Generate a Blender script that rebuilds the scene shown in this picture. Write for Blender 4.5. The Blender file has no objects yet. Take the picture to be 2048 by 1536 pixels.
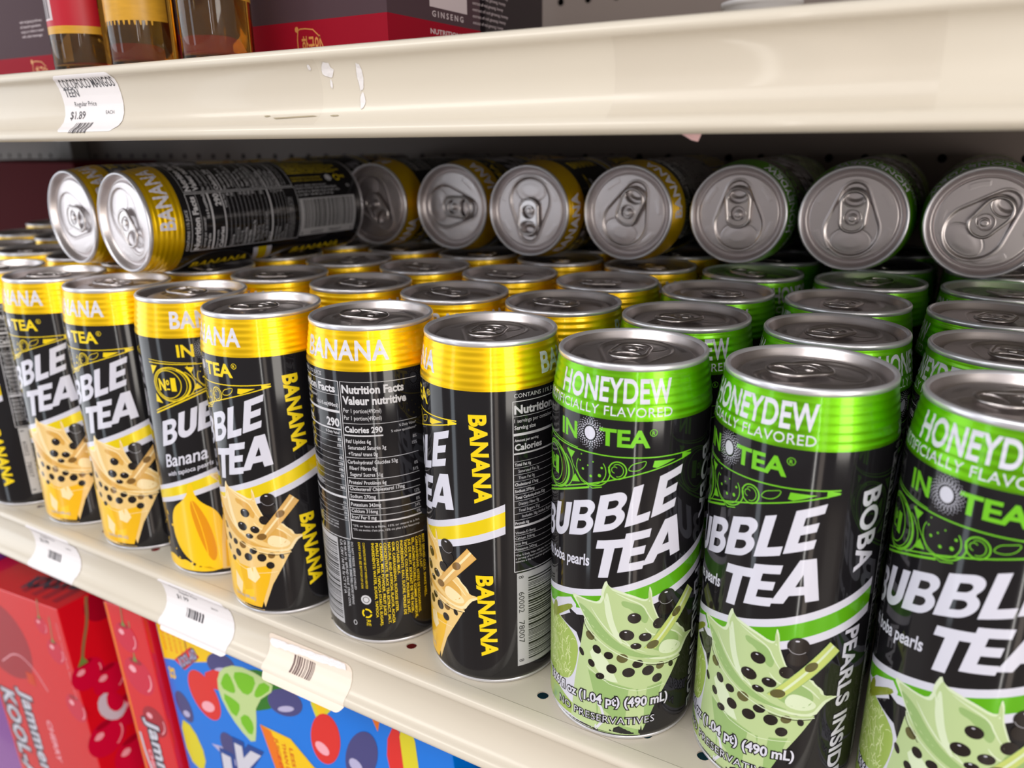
import bpy, bmesh, math, random
from mathutils import Vector, Matrix
from mathutils.geometry import tessellate_polygon

PI = math.pi
SC = bpy.context.scene
COL = SC.collection
random.seed(7)

# ------------------------------------------------------------------ camera, world, lights, exposure
cam = bpy.data.cameras.new('camera')
cam.sensor_width = 36.0
cam.lens = 1543.0 / 2048 * 36
cam.clip_start = 0.01
camo = bpy.data.objects.new('camera', cam)
COL.objects.link(camo)
_r = Vector((0.86802218, 0.49641272, -0.01057868))
_d = Vector((-0.14249063, 0.26945381, 0.95241329))
_f = Vector((-0.47564053, 0.82520849, -0.30462604))
mw = Matrix(((_r.x, _d.x, -_f.x, 0.0), (_r.y, _d.y, -_f.y, -0.24884), (_r.z, _d.z, -_f.z, 0.24863), (0, 0, 0, 1)))
camo.matrix_world = mw
cam.dof.use_dof = True
cam.dof.focus_distance = 0.335
cam.dof.aperture_fstop = 8.5
SC.camera = camo

SC.view_settings.view_transform = 'Standard'
SC.view_settings.look = 'None'
SC.view_settings.gamma = 1.0
SC.view_settings.use_curve_mapping = False
SC.view_settings.exposure = -0.12

world = bpy.data.worlds.new('store_room')
SC.world = world
world.use_nodes = True
nt = world.node_tree
nt.nodes.clear()
wo = nt.nodes.new('ShaderNodeOutputWorld')
bg = nt.nodes.new('ShaderNodeBackground')
tc = nt.nodes.new('ShaderNodeTexCoord')
sp = nt.nodes.new('ShaderNodeSeparateXYZ')
mr = nt.nodes.new('ShaderNodeMapRange')
cr = nt.nodes.new('ShaderNodeValToRGB')
nt.links.new(tc.outputs['Generated'], sp.inputs[0])
nt.links.new(sp.outputs['Z'], mr.inputs['Value'])
mr.inputs['From Min'].default_value = -1
mr.inputs['From Max'].default_value = 1
nt.links.new(mr.outputs[0], cr.inputs[0])
el = cr.color_ramp.elements
el[0].position = 0.0
el[0].color = (0.42, 0.39, 0.36, 1)
el[1].position = 1.0
el[1].color = (0.80, 0.80, 0.84, 1)
e = el.new(0.47)
e.color = (0.40, 0.36, 0.35, 1)
e = el.new(0.62)
e.color = (0.66, 0.62, 0.63, 1)
nt.links.new(cr.outputs[0], bg.inputs[0])
bg.inputs[1].default_value = 0.92
nt.links.new(bg.outputs[0], wo.inputs[0])


def area(name, loc, tgt, sx, sy, power, col):
    l = bpy.data.lights.new(name, 'AREA')
    l.shape = 'RECTANGLE'
    l.size = sx
    l.size_y = sy
    l.energy = power
    l.color = col
    o = bpy.data.objects.new(name, l)
    COL.objects.link(o)
    o.location = loc
    dd = Vector(tgt) - Vector(loc)
    o.rotation_euler = dd.to_track_quat('-Z', 'Y').to_euler()
    return o


area('shop_window_light', (-3.0, -0.85, 0.10), (-0.3, 0.0, 0.10), 2.0, 2.2, 28, (0.88, 0.94, 1.0))
area('doorway_light', (2.3, -1.35, 0.20), (-0.1, 0.0, 0.1), 0.8, 2.0, 36, (1.0, 0.94, 0.86))
area('street_window_light', (-1.15, -1.45, 0.0), (-0.2, 0.0, 0.0), 0.20, 2.0, 3.8, (0.80, 0.9, 1.0))
area('glass_door_light', (0.70, -1.45, 0.0), (-0.1, 0.0, 0.0), 0.045, 2.0, 4.0, (1.0, 0.97, 0.93))
area('warm_streak_light', (0.88, -1.32, 0.0), (-0.1, 0.0, 0.0), 0.16, 2.0, 2.3, (1.0, 0.84, 0.72))  # strip lamp added to lay a warm vertical streak on the black cans
area('ceiling_light', (-0.6, -1.5, 1.75), (-0.3, 0.0, 0.1), 2.2, 0.5, 31, (1.0, 0.97, 0.93))


# ------------------------------------------------------------------ materials
def lin(c):
    c = c / 255.0
    return c / 12.92 if c <= 0.04045 else ((c + 0.055) / 1.055) ** 2.4


def mat(name, rgb, rough=0.3, metal=0.0, coat=0.0, noise=0.0, nscale=40.0, bump=0.0, bscale=200.0, trans=0.0, ior=1.45, spec=0.5, stretch=(1, 1, 1), alpha=1.0):
    m = bpy.data.materials.new(name)
    m.use_nodes = True
    n = m.node_tree
    b = n.nodes['Principled BSDF']
    c = (lin(rgb[0]), lin(rgb[1]), lin(rgb[2]), 1)
    b.inputs['Base Color'].default_value = c
    b.inputs['Roughness'].default_value = rough
    b.inputs['Metallic'].default_value = metal
    b.inputs['Coat Weight'].default_value = coat
    b.inputs['Coat Roughness'].default_value = 0.08
    b.inputs['Transmission Weight'].default_value = trans
    b.inputs['IOR'].default_value = ior
    b.inputs['Specular IOR Level'].default_value = spec
    b.inputs['Alpha'].default_value = alpha
    if noise or bump:
        t = n.nodes.new('ShaderNodeTexCoord')
        mp = n.nodes.new('ShaderNodeMapping')
        mp.inputs['Scale'].default_value = stretch
        n.links.new(t.outputs['Object'], mp.inputs[0])
    if noise:
        no = n.nodes.new('ShaderNodeTexNoise')
        no.inputs['Scale'].default_value = nscale
        no.inputs['Detail'].default_value = 3
        n.links.new(mp.outputs[0], no.inputs['Vector'])
        mx = n.nodes.new('ShaderNodeMix')
        mx.data_type = 'RGBA'
        mx.inputs[6].default_value = c
        mx.inputs[7].default_value = (c[0] * (1 - noise), c[1] * (1 - noise), c[2] * (1 - noise), 1)
        n.links.new(no.outputs[0], mx.inputs[0])
        n.links.new(mx.outputs[2], b.inputs['Base Color'])
    if bump:
        nb = n.nodes.new('ShaderNodeTexNoise')
        nb.inputs['Scale'].default_value = bscale
        n.links.new(mp.outputs[0], nb.inputs['Vector'])
        bu = n.nodes.new('ShaderNodeBump')
        bu.inputs['Strength'].default_value = bump
        bu.inputs['Distance'].default_value = 0.001
        n.links.new(nb.outputs[0], bu.inputs['Height'])
        n.links.new(bu.outputs[0], b.inputs['Normal'])
    return m


MB = {}


def M(k, *a, **kw):
    if k not in MB:
        MB[k] = mat(k, *a, **kw)
    return MB[k]


M('can_black', (26, 25, 28), 0.09, spec=0.4, coat=0.2)
M('print_white', (212, 212, 226), 0.3, coat=0.3)
M('print_silver', (196, 196, 204), 0.35, metal=0.25)
M('fine_white', (205, 205, 210), 0.35)
M('ink_green', (104, 196, 20), 0.26, metal=0.55, coat=0.5)
M('ink_yellow', (250, 205, 6), 0.28, metal=0.45, coat=0.5)
M('line_green', (120, 205, 40), 0.3, metal=0.2)
M('line_yellow', (244, 214, 20), 0.3, metal=0.1)
M('band_green', (104, 192, 20), 0.25, metal=0.25, coat=0.3, noise=0.15, nscale=60, stretch=(1, 1, 0.05))
M('band_yellow', (250, 222, 16), 0.25, metal=0.2, coat=0.3, noise=0.12, nscale=60, stretch=(1, 1, 0.05))
M('can_neck_green', (112, 192, 0), 0.34, metal=0.75, coat=0.4)
M('can_neck_yellow', (255, 208, 0), 0.34, metal=0.75, coat=0.4)
M('lid_aluminium', (212, 205, 205), 0.36, metal=1.0)
M('rim_aluminium', (226, 226, 232), 0.3, metal=0.7)
M('tab_aluminium', (206, 200, 199), 0.28, metal=1.0)
# cup artwork
M('tea_pale', (182, 203, 146), 0.3, coat=0.3)
M('tea_mid', (148, 180, 112), 0.3, coat=0.3)
M('tea_light', (212, 226, 192), 0.3, coat=0.3)
M('tea_deep', (112, 158, 84), 0.3, coat=0.3)
M('melon_skin', (158, 184, 88), 0.3, coat=0.3)
M('melon_net', (214, 226, 164), 0.3, coat=0.3)
M('stem_olive', (128, 142, 40), 0.3, coat=0.3)
M('milk_pale', (236, 200, 128), 0.3, coat=0.3)
M('milk_mid', (218, 168, 78), 0.3, coat=0.3)
M('milk_light', (248, 226, 176), 0.3, coat=0.3)
M('milk_deep', (238, 184, 20), 0.3, coat=0.3)
M('milk_gold', (250, 200, 30), 0.3, coat=0.3)
M('fruit_yellow', (248, 200, 8), 0.3, coat=0.3)
M('fruit_amber', (222, 146, 6), 0.3, coat=0.3)
M('pearl_black', (28, 22, 20), 0.2, coat=0.4)
M('pearl_green', (92, 88, 48), 0.2, coat=0.4)
M('pearl_gold', (126, 92, 40), 0.2, coat=0.4)
M('straw_green', (190, 205, 110), 0.3, coat=0.3)
M('straw_tan', (222, 176, 100), 0.3, coat=0.3)
M('barcode_grey', (178, 178, 182), 0.4)
M('bar_black', (20, 20, 20), 0.4)
# fixtures
M('cream_enamel', (212, 204, 189), 0.34, noise=0.05, nscale=14, coat=0.25, bump=0.02, bscale=300)
M('cream_deck', (208, 200, 184), 0.36, noise=0.06, nscale=20, bump=0.03, bscale=350)
M('grey_enamel', (146, 141, 137), 0.5, noise=0.12, nscale=9)
M('panel_grey', (116, 104, 98), 0.5, noise=0.1, nscale=12)
M('hole_dark', (14, 12, 12), 0.8)
M('paper_white', (236, 232, 234), 0.5)
M('paper_cream', (240, 226, 212), 0.5)
M('paper_torn', (246, 244, 248), 0.8, bump=0.5, bscale=900)
M('ink_dark', (58, 54, 60), 0.5)
M('ink_brown', (110, 88, 84), 0.5)
M('residue', (226, 222, 222), 0.5, bump=0.4, bscale=500)
M('scuff', (168, 156, 130), 0.6)
M('pink_paper', (240, 196, 196), 0.5)


def film():
    m = bpy.data.materials.new('clear_film')
    m.use_nodes = True
    n = m.node_tree
    n.nodes.clear()
    o = n.nodes.new('ShaderNodeOutputMaterial')
    t = n.nodes.new('ShaderNodeBsdfTransparent')
    t.inputs[0].default_value = (0.985, 0.98, 0.975, 1)
    g = n.nodes.new('ShaderNodeBsdfGlossy')
    g.inputs['Roughness'].default_value = 0.35
    x = n.nodes.new('ShaderNodeMixShader')
    x.inputs[0].default_value = 0.035
    n.links.new(t.outputs[0], x.inputs[1])
    n.links.new(g.outputs[0], x.inputs[2])
    n.links.new(x.outputs[0], o.inputs[0])
    return m


MB['clear_film'] = film()


# ------------------------------------------------------------------ objects, tags
def obj(name, me, parent=None):
    o = bpy.data.objects.new(name, me)
    COL.objects.link(o)
    if parent is not None:
        o.parent = parent
    return o


def empty(name, loc=(0, 0, 0), rot=(0, 0, 0)):
    o = bpy.data.objects.new(name, None)
    COL.objects.link(o)
    o.empty_display_size = 0.02
    o.location = loc
    o.rotation_euler = rot
    return o


def tag(o, label, cat, group=None):
    o['label'] = label
    o['category'] = cat
    if group:
        o['group'] = group
    return o


def struct(o):
    o['kind'] = 'structure'
    return o


# ------------------------------------------------------------------ flat artwork (mm) -> triangles -> wrapped on a surface
_gc = {}


def glyphs(s, bold, spc, res):
    k = (s, bold, spc, res)
    if k not in _gc:
        c = bpy.data.curves.new('t', 'FONT')
        c.body = s
        c.offset = bold
        c.space_character = spc
        c.resolution_u = res
        o = bpy.data.objects.new('t', c)
        me = o.to_mesh()
        me.calc_loop_triangles()
        vs = [(v.co.x, v.co.y) for v in me.vertices]
        tr = [tuple(vs[i] for i in t.vertices) for t in me.loop_triangles]
        if not tr:
            tr = [((0, 0), (0.01, 0), (0, 0.01))]
        x0 = min(p[0] for t in tr for p in t)
        x1 = max(p[0] for t in tr for p in t)
        o.to_mesh_clear()
        bpy.data.objects.remove(o)
        bpy.data.curves.remove(c)
        _gc[k] = (tr, x0, x1)
    return _gc[k]


class Art:
    def __init__(self, kx=1.0):
        self.t = []          # (tri, material key, layer)
        self.kx = kx         # degrees -> mm for the x axis

    def tris(self, tr, m, lay):
        for t in tr:
            self.t.append((t, m, lay))

    def poly(self, pts, m, lay, holes=()):
        k = self.kx
        loops = [[Vector((p[0] * k, p[1], 0)) for p in pts]] + [[Vector((p[0] * k, p[1], 0)) for p in h] for h in holes]
        flat = [v for l in loops for v in l]
        for a, b, c in tessellate_polygon(loops):
            self.t.append((((flat[a].x, flat[a].y), (flat[b].x, flat[b].y), (flat[c].x, flat[c].y)), m, lay))

    def stroke(self, pts, w, m, lay, closed=False, taper=False):
        k = self.kx
        P = [Vector((p[0] * k, p[1])) for p in pts]
        n = len(P)
        L, R = [], []
        for i in range(n):
            a = P[(i - 1) % n] if (closed or i > 0) else P[i]
            b = P[(i + 1) % n] if (closed or i < n - 1) else P[i]
            d = (b - a)
            if d.length < 1e-6:
                d = Vector((1, 0))
            d.normalize()
            h = w / 2
            if taper:
                h *= 0.15 + math.sin(PI * i / (n - 1))
            nn = Vector((-d.y, d.x)) * h
            L.append(P[i] + nn)
            R.append(P[i] - nn)
        for i in range(n if closed else n - 1):
            j = (i + 1) % n
            self.t.append(((tuple(L[i]), tuple(R[i]), tuple(R[j])), m, lay))
            self.t.append(((tuple(L[i]), tuple(R[j]), tuple(L[j])), m, lay))

    def ell(self, cx, cy, rx, ry, m, lay, n=20, rot=0.0):
        """rx, ry in mm, centre in art units"""
        ca, sa = math.cos(rot), math.sin(rot)
        X = cx * self.kx
        P = []
        for i in range(n):
            a = 2 * PI * i / n
            u, v = rx * math.cos(a), ry * math.sin(a)
            P.append((X + u * ca - v * sa, cy + u * sa + v * ca))
        for i in range(n):
            self.t.append((((X, cy), P[i], P[(i + 1) % n]), m, lay))

    def ring(self, cx, cy, rx, ry, w, m, lay, n=36, a0=0, a1=360):
        X = cx * self.kx
        full = abs(a1 - a0) >= 360
        q = []
        for i in range(n + 1):
            a = math.radians(a0 + (a1 - a0) * i / n)
            q.append(((X + (rx - w / 2) * math.cos(a), cy + (ry - w / 2) * math.sin(a)),
                      (X + (rx + w / 2) * math.cos(a), cy + (ry + w / 2) * math.sin(a))))
        for i in range(n):
            a, b, c, d = q[i][0], q[i][1], q[i + 1][1], q[i + 1][0]
            self.t.append(((a, b, c), m, lay))
            self.t.append(((a, c, d), m, lay))

    def rect(self, x0, y0, x1, y1, m, lay):
        self.poly([(x0, y0), (x1, y0), (x1, y1), (x0, y1)], m, lay)

    def text(self, s, x, y, h, m, lay, w=None, bold=0.0, e1=(1, 0), e2=(0, 1), spc=1.0, align='L', res=2, xs=1.0, warp=None):
        tr, x0, x1 = glyphs(s, bold, spc, res)
        sy = h / 0.73
        sx = sy * xs if w is None else w / (x1 - x0)
        off = x0 if align == 'L' else (x1 if align == 'R' else (x0 + x1) / 2)
        X = x * self.kx
        for t in tr:
            q = []
            for (a, b) in t:
                u, v = (a - off) * sx, b * sy
                if warp:
                    u, v = warp(u, v)
                q.append((X + u * e1[0] + v * e2[0], y + u * e1[1] + v * e2[1]))
            self.t.append((tuple(q), m, lay))

    def barcode(self, x0, y0, x1, y1, m, lay, seed=1, vert=False, step=0.33):
        """bars across the given mm/deg rectangle; vert=True stacks the bars up the y axis"""
        r = random.Random(seed)
        k = self.kx
        a, b = (y0, y1) if vert else (x0 * k, x1 * k)
        p = a
        while p < b - step * 3:
            wd = step * r.choice((1, 1, 2, 3))
            if vert:
                q = [(x0, p), (x1, p), (x1, p + wd), (x0, p + wd)]
            else:
                q = [(p / k, y0), ((p + wd) / k, y0), ((p + wd) / k, y1), (p / k, y1)]
            self.poly(q, m, lay)
            p += wd + step * r.choice((1, 1, 2, 2))


def halfclip(poly, ax, val, keep_less):
    out = []
    n = len(poly)
    for i in range(n):
        a, b = poly[i], poly[(i + 1) % n]
        ia = (a[ax] <= val) if keep_less else (a[ax] >= val)
        ib = (b[ax] <= val) if keep_less else (b[ax] >= val)
        if ia:
            out.append(a)
        if ia != ib:
            t = (val - a[ax]) / (b[ax] - a[ax])
            out.append((a[0] + (b[0] - a[0]) * t, a[1] + (b[1] - a[1]) * t))
    return out


def dice(poly, ax, step):
    lo = min(p[ax] for p in poly)
    hi = max(p[ax] for p in poly)
    if hi - lo <= step * 1.01:
        return [poly]
    res = []
    k = math.floor(lo / step)
    while k * step < hi:
        q = halfclip(poly, ax, k * step, False)
        if len(q) > 2:
            q = halfclip(q, ax, (k + 1) * step, True)
            if len(q) > 2:
                res.append(q)
        k += 1
    return res


def wrapped(name, art, wrap, dx=None, dy=None, dyf=None, base=None, lay_h=0.009, lay0=0.03):
    """art triangles laid on a surface: wrap(x, y, h) -> (position in m, normal)"""
    V, N, F, FM, mats = [], [], [], [], []
    if base:
        V, N, F, FM, mats = [list(q) for q in base]
    for (t, m, lay) in art.t:
        area2 = (t[1][0] - t[0][0]) * (t[2][1] - t[0][1]) - (t[2][0] - t[0][0]) * (t[1][1] - t[0][1])
        if abs(area2) < 1e-9:
            continue
        if area2 < 0:
            t = (t[0], t[2], t[1])
        ps = [list(t)]
        if dx:
            ps = [q for p in ps for q in dice(p, 0, dx)]
        if dy and (dyf is None or dyf(t)):
            ps = [q for p in ps for q in dice(p, 1, dy)]
        if m not in mats:
            mats.append(m)
        mi = mats.index(m)
        h = lay0 + lay_h * lay
        for p in ps:
            i0 = len(V)
            for (x, y) in p:
                co, no = wrap(x, y, h)
                V.append(co)
                N.append(no)
            F.append(tuple(range(i0, i0 + len(p))))
            FM.append(mi)
    me = bpy.data.meshes.new(name)
    me.from_pydata(V, [], F)
    for m in mats:
        me.materials.append(MB[m])
    me.polygons.foreach_set('material_index', FM)
    me.polygons.foreach_set('use_smooth', [True] * len(F))
    me.update()
    me.normals_split_custom_set_from_vertices(N)
    return me


def plane_wrap(org, ex, ey, nz):
    org, ex, ey, nz = Vector(org), Vector(ex), Vector(ey), Vector(nz)

    def f(x, y, h):
        return org + ex * (x * 0.001) + ey * (y * 0.001) + nz * (h * 0.001), nz
    return f


# ------------------------------------------------------------------ can geometry
RB = 32.6
KX = RB * PI / 180


def rz(z):
    if z < 4.6:
        t = max(0.0, (z - 1.8) / 2.8)
        return 31.7 + 0.9 * math.sin(t * PI / 2)
    if z <= 147.0:
        return RB
    t = (z - 147.0) / 18.6
    env = min(1.0, (z - 147.0) / 1.5) * min(1.0, max(0.0, (165.0 - z) / 1.5))
    return RB - 2.7 * (t ** 1.15) + 0.085 * env * math.sin(2 * PI * (z - 147.0) / 3.1)


def can_wrap(x, y, h):
    a = x / RB
    r = rz(y) + h
    d = (rz(y + 0.1) - rz(y - 0.1)) / 0.2
    no = Vector((math.sin(a), -math.cos(a), -d)).normalized()
    return Vector((r * math.sin(a), -r * math.cos(a), y)) * 0.001, no


def lathe_base(zs, key, seg=120):
    V, N, F, FM = [], [], [], []
    for z in zs:
        for i in range(seg):
            c, n = can_wrap(2 * PI * RB * i / seg, z, 0)
            V.append(c)
            N.append(n)
    for j in range(len(zs) - 1):
        for i in range(seg):
            k = (i + 1) % seg
            F.append((j * seg + i, j * seg + k, (j + 1) * seg + k, (j + 1) * seg + i))
            FM.append(0)
    return V, N, F, FM, [key]


def lathe(name, prof, key, seg=96, smooth=True):
    """prof: (r, z) mm"""
    bm = bmesh.new()
    rings = []
    for r, z in prof:
        if r < 1e-6:
            rings.append([bm.verts.new((0, 0, z * 0.001))])
        else:
            rings.append([bm.verts.new((r * 0.001 * math.cos(2 * PI * i / seg), r * 0.001 * math.sin(2 * PI * i / seg), z * 0.001)) for i in range(seg)])
    for a, b in zip(rings, rings[1:]):
        for i in range(seg):
            j = (i + 1) % seg
            if len(a) == 1 and len(b) == 1:
                continue
            if len(a) == 1:
                bm.faces.new((a[0], b[j], b[i]))
            elif len(b) == 1:
                bm.faces.new((a[i], a[j], b[0]))
            else:
                bm.faces.new((a[i], a[j], b[j], b[i]))
    bmesh.ops.recalc_face_normals(bm, faces=bm.faces)
    me = bpy.data.meshes.new(name)
    bm.to_mesh(me)
    bm.free()
    me.materials.append(MB[key])
    if smooth:
        me.polygons.foreach_set('use_smooth', [True] * len(me.polygons))
    return me


def sstep(a, b, x):
    t = min(1.0, max(0.0, (x - a) / (b - a)))
    return t * t * (3 - 2 * t)


def round_cone(x, y, ax, ay, ra, bx, by, rb):
    """signed distance to the hull of two circles"""
    bax, bay = bx - ax, by - ay
    l = math.hypot(bax, bay)
    ux, uy = bax / l, bay / l
    px, py = x - ax, y - ay
    t = px * ux + py * uy
    n = abs(px * uy - py * ux)
    rr = (ra - rb) / l
    q = math.sqrt(1 - rr * rr)
    k = t * q + (-n * rr) if False else t + n * (-rr) / q
    k = min(l, max(0.0, t + n * (rb - ra) / l / q))
    cx, cy = px - ux * k, py - uy * k
    return math.hypot(cx, cy) - (ra + (rb - ra) * k / l)


def make_lid():
    prof = [(29.0, 165.2), (29.9, 165.4), (30.15, 166.3), (30.1, 167.3), (29.6, 168.0), (29.0, 168.1), (28.5, 167.7), (28.1, 166.9),
            (27.6, 165.8), (27.0, 164.5), (26.4, 163.5), (25.7, 163.0), (25.1, 163.2), (24.6, 164.1), (24.1, 164.6)]
    seg = 180
    rs = [23.6 - 23.0 * i / 58 for i in range(59)]
    bm = bmesh.new()
    rings = []

    def height(x, y):
        h = 164.65
        d = round_cone(x, y, 0, 13.2, 7.2, 0, -7.0, 14.6)
        h -= 0.75 * (1 - sstep(-0.9, 0.5, d))
        h += 0.22 * math.exp(-((d - 0.8) / 0.5) ** 2)
        # mouth panel score
        dm = math.hypot(x / 11.2, (y + 13.0) / 7.4) - 1
        if y < -5.5:
            h -= 0.22 * math.exp(-((dm) / 0.04) ** 2)
        dm2 = math.hypot(x / 8.6, (y + 13.4) / 5.2) - 1
        h += 0.22 * (1 - sstep(-0.5, 0.2, dm2)) * (1 - sstep(-9.5, -7.5, y))
        # finger well under the ring end
        df = math.hypot(x / 6.5, (y - 13.5) / 4.6)
        h -= 0.9 * (1 - sstep(0.5, 1.0, df))
        # rivet
        dr = math.hypot(x, y)
        h += 0.9 * (1 - sstep(1.6, 3.0, dr))
        # embossed lettering marks round the panel edge
        r = math.hypot(x, y)
        a = math.degrees(math.atan2(y, x)) % 360
        if 19.5 < r < 22.6 and (200 < a < 236 or 300 < a < 345 or 20 < a < 48 or 130 < a < 158) and d > 1.2:
            h += 0.16 * max(0.0, math.cos(math.radians(a * 90))) * sstep(19.5, 20.0, r) * (1 - sstep(22.1, 22.6, r))
        return h
    for r, z in prof:
        rings.append([bm.verts.new((r * 1e-3 * math.cos(2 * PI * i / seg), r * 1e-3 * math.sin(2 * PI * i / seg), z * 1e-3)) for i in range(seg)])
    for r in rs:
        rg = []
        for i in range(seg):
            x, y = r * math.cos(2 * PI * i / seg), r * math.sin(2 * PI * i / seg)
            rg.append(bm.verts.new((x * 1e-3, y * 1e-3, height(x, y) * 1e-3)))
        rings.append(rg)
    c = bm.verts.new((0, 0, height(0, 0) * 1e-3))
    for a, b in zip(rings, rings[1:]):
        for i in range(seg):
            j = (i + 1) % seg
            bm.faces.new((a[i], a[j], b[j], b[i]))
    for i in range(seg):
        bm.faces.new((rings[-1][i], rings[-1][(i + 1) % seg], c))
    me = bpy.data.meshes.new('lid')
    bm.to_mesh(me)
    bm.free()
    me.materials.append(MB['lid_aluminium'])
    me.materials.append(MB['rim_aluminium'])
    me.polygons.foreach_set('use_smooth', [True] * len(me.polygons))
    for p in me.polygons:
        if p.index < seg * 7:
            p.material_index = 1
    return me


def tab_half(y):
    """half width of the pull tab along its length (nose y=-8.4 .. tail y=16.6)"""
    if y > 8.4:
        t = (y - 8.4) / 8.2
        return 8.3 * math.sqrt(max(0.0, 1 - t * t)) * 0.96 + 0.02
    if y > -2:
        t = (y + 2) / 10.4
        return 7.4 + (8.0 - 7.4) * sstep(0, 1, t)
    t = (-2 - y) / 6.4
    return 7.4 * math.sqrt(max(0.0, 1 - t ** 2.4))


def make_tab():
    n = 40
    right = []
    for i in range(n + 1):
        s = (1 - math.cos(PI * i / n)) / 2
        y = -8.4 + 25.0 * s
        right.append((tab_half(y), y))
    outer = right + [(-x, y) for x, y in reversed(right[1:-1])]
    bm = bmesh.new()
    z0 = 166.0

    def zt(y):
        return z0 + 0.035 * (y + 8)

    def tube(loop, r, dz=0.0, k=8):
        m = len(loop)
        rg = []
        for i in range(m):
            a, b = loop[i - 1], loop[(i + 1) % m]
            dx, dy = b[0] - a[0], b[1] - a[1]
            l = math.hypot(dx, dy) or 1
            nx, ny = dy / l, -dx / l
            ring = []
            for j in range(k):
                t = 2 * PI * j / k
                u = r * math.cos(t)
                v = r * 0.85 * math.sin(t)
                ring.append(bm.verts.new(((loop[i][0] + nx * u) * 1e-3, (loop[i][1] + ny * u) * 1e-3, (zt(loop[i][1]) + dz + v) * 1e-3)))
            rg.append(ring)
        for i in range(m):
            for j in range(k):
                bm.faces.new((rg[i][j], rg[(i + 1) % m][j], rg[(i + 1) % m][(j + 1) % k], rg[i][(j + 1) % k]))
    inner = []
    for (x, y) in outer:
        l = math.hypot(x, (y - 4) * 0.62) or 1
        inner.append((x * (1 - 0.75 / 8), y - 0.75 * (y - 4) / 12.5))
    tube(inner, 1.0)
    hole1 = [(6.1 * math.cos(2 * PI * i / 32), 10.9 + 4.2 * math.sin(2 * PI * i / 32)) for i in range(32)]
    tube(hole1, 0.6, 0.05)
    hole2 = []
    for i in range(32):
        a = 2 * PI * i / 32
        hole2.append((4.9 * math.cos(a), 0.2 + 5.0 * math.sin(a) * (1.0 if math.sin(a) > 0 else 0.75)))
    tube(hole2, 0.45, 0.05)
    loops = [[Vector((x, y, 0)) for x, y in inner], [Vector((x, y, 0)) for x, y in hole1], [Vector((x, y, 0)) for x, y in hole2]]
    flat = [v for l in loops for v in l]
    for dz in (0.3, -0.3):
        vs = [bm.verts.new((v.x * 1e-3, v.y * 1e-3, (zt(v.y) + dz) * 1e-3)) for v in flat]
        for a, b, c in tessellate_polygon(loops):
            try:
                bm.faces.new((vs[a], vs[b], vs[c]) if dz > 0 else (vs[a], vs[c], vs[b]))
            except ValueError:
                pass
    # rivet island: tongue joined at the nose side, and the rivet head
    isl = [(2.7 * math.cos(2 * PI * i / 28), -0.3 + 2.7 * math.sin(2 * PI * i / 28)) for i in range(28)]
    vs = [bm.verts.new((x * 1e-3, y * 1e-3, (z0 + 0.1) * 1e-3)) for x, y in isl]
    bm.faces.new(vs)
    tng = [bm.verts.new((x * 1e-3, y * 1e-3, (z0 + 0.12) * 1e-3)) for x, y in ((-1.7, -2.0), (-1.7, -4.4), (1.7, -4.4), (1.7, -2.0))]
    bm.faces.new(tng)
    prev = None
    for r, z in ((2.1, 0.1), (2.05, 0.55), (1.6, 0.85), (0.8, 0.75), (0.0, 0.7)):
        if r == 0:
            cc = bm.verts.new((0, 0, (z0 + z) * 1e-3))
            for i in range(24):
                bm.faces.new((prev[i], prev[(i + 1) % 24], cc))
            break
        cur = [bm.verts.new((r * 1e-3 * math.cos(2 * PI * i / 24), r * 1e-3 * math.sin(2 * PI * i / 24), (z0 + z) * 1e-3)) for i in range(24)]
        if prev:
            for i in range(24):
                bm.faces.new((prev[i], prev[(i + 1) % 24], cur[(i + 1) % 24], cur[i]))
        prev = cur
    bmesh.ops.recalc_face_normals(bm, faces=bm.faces)
    me = bpy.data.meshes.new('pull_tab')
    bm.to_mesh(me)
    bm.free()
    me.materials.append(MB['tab_aluminium'])
    for p in me.polygons:
        p.use_smooth = len(p.vertices) == 4
    return me


# ------------------------------------------------------------------ label artwork
def lerp_tab(tab, x):
    for (a, u), (b, v) in zip(tab, tab[1:]):
        if x <= b:
            t = (x - a) / (b - a)
            return u + (v - u) * t
    return tab[-1][1]


def _arc(cx, cy, r, a0, a1, n=10):
    return [(cx + r * math.cos(math.radians(a0 + (a1 - a0) * i / n)), cy + r * math.sin(math.radians(a0 + (a1 - a0) * i / n))) for i in range(n + 1)]


HEAVY = {
    'E': (0.61, [(0, 0), (.61, 0), (.61, .21), (.24, .21), (.24, .395), (.56, .395), (.56, .60), (.24, .60), (.24, .79), (.61, .79), (.61, 1), (0, 1)], []),
    'L': (0.57, [(0, 0), (.57, 0), (.57, .22), (.24, .22), (.24, 1), (0, 1)], []),
    'T': (0.66, [(.21, 0), (.45, 0), (.45, .78), (.66, .78), (.66, 1), (0, 1), (0, .78), (.21, .78)], []),
    'A': (0.86, [(0, 0), (.24, 0), (.295, .18), (.565, .18), (.62, 0), (.86, 0), (.57, 1), (.29, 1)], [[(.355, .38), (.505, .38), (.43, .66)]]),
    'U': (0.68, [(0, 1)] + _arc(.34, .33, .34, 180, 360, 18) + [(.68, 1), (.45, 1)] + _arc(.34, .335, .11, 0, -180, 10) + [(.23, 1)], []),
    'B': (0.66, [(0, 0)] + _arc(.38, .285, .285, -90, 52, 14) + _arc(.37, .745, .255, -45, 90, 12) + [(0, 1)],
          [[(.23, .185)] + _arc(.37, .30, .115, -90, 90, 8) + [(.23, .415)], [(.23, .595)] + _arc(.355, .70, .105, -90, 90, 8) + [(.23, .805)]]),
}


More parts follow.
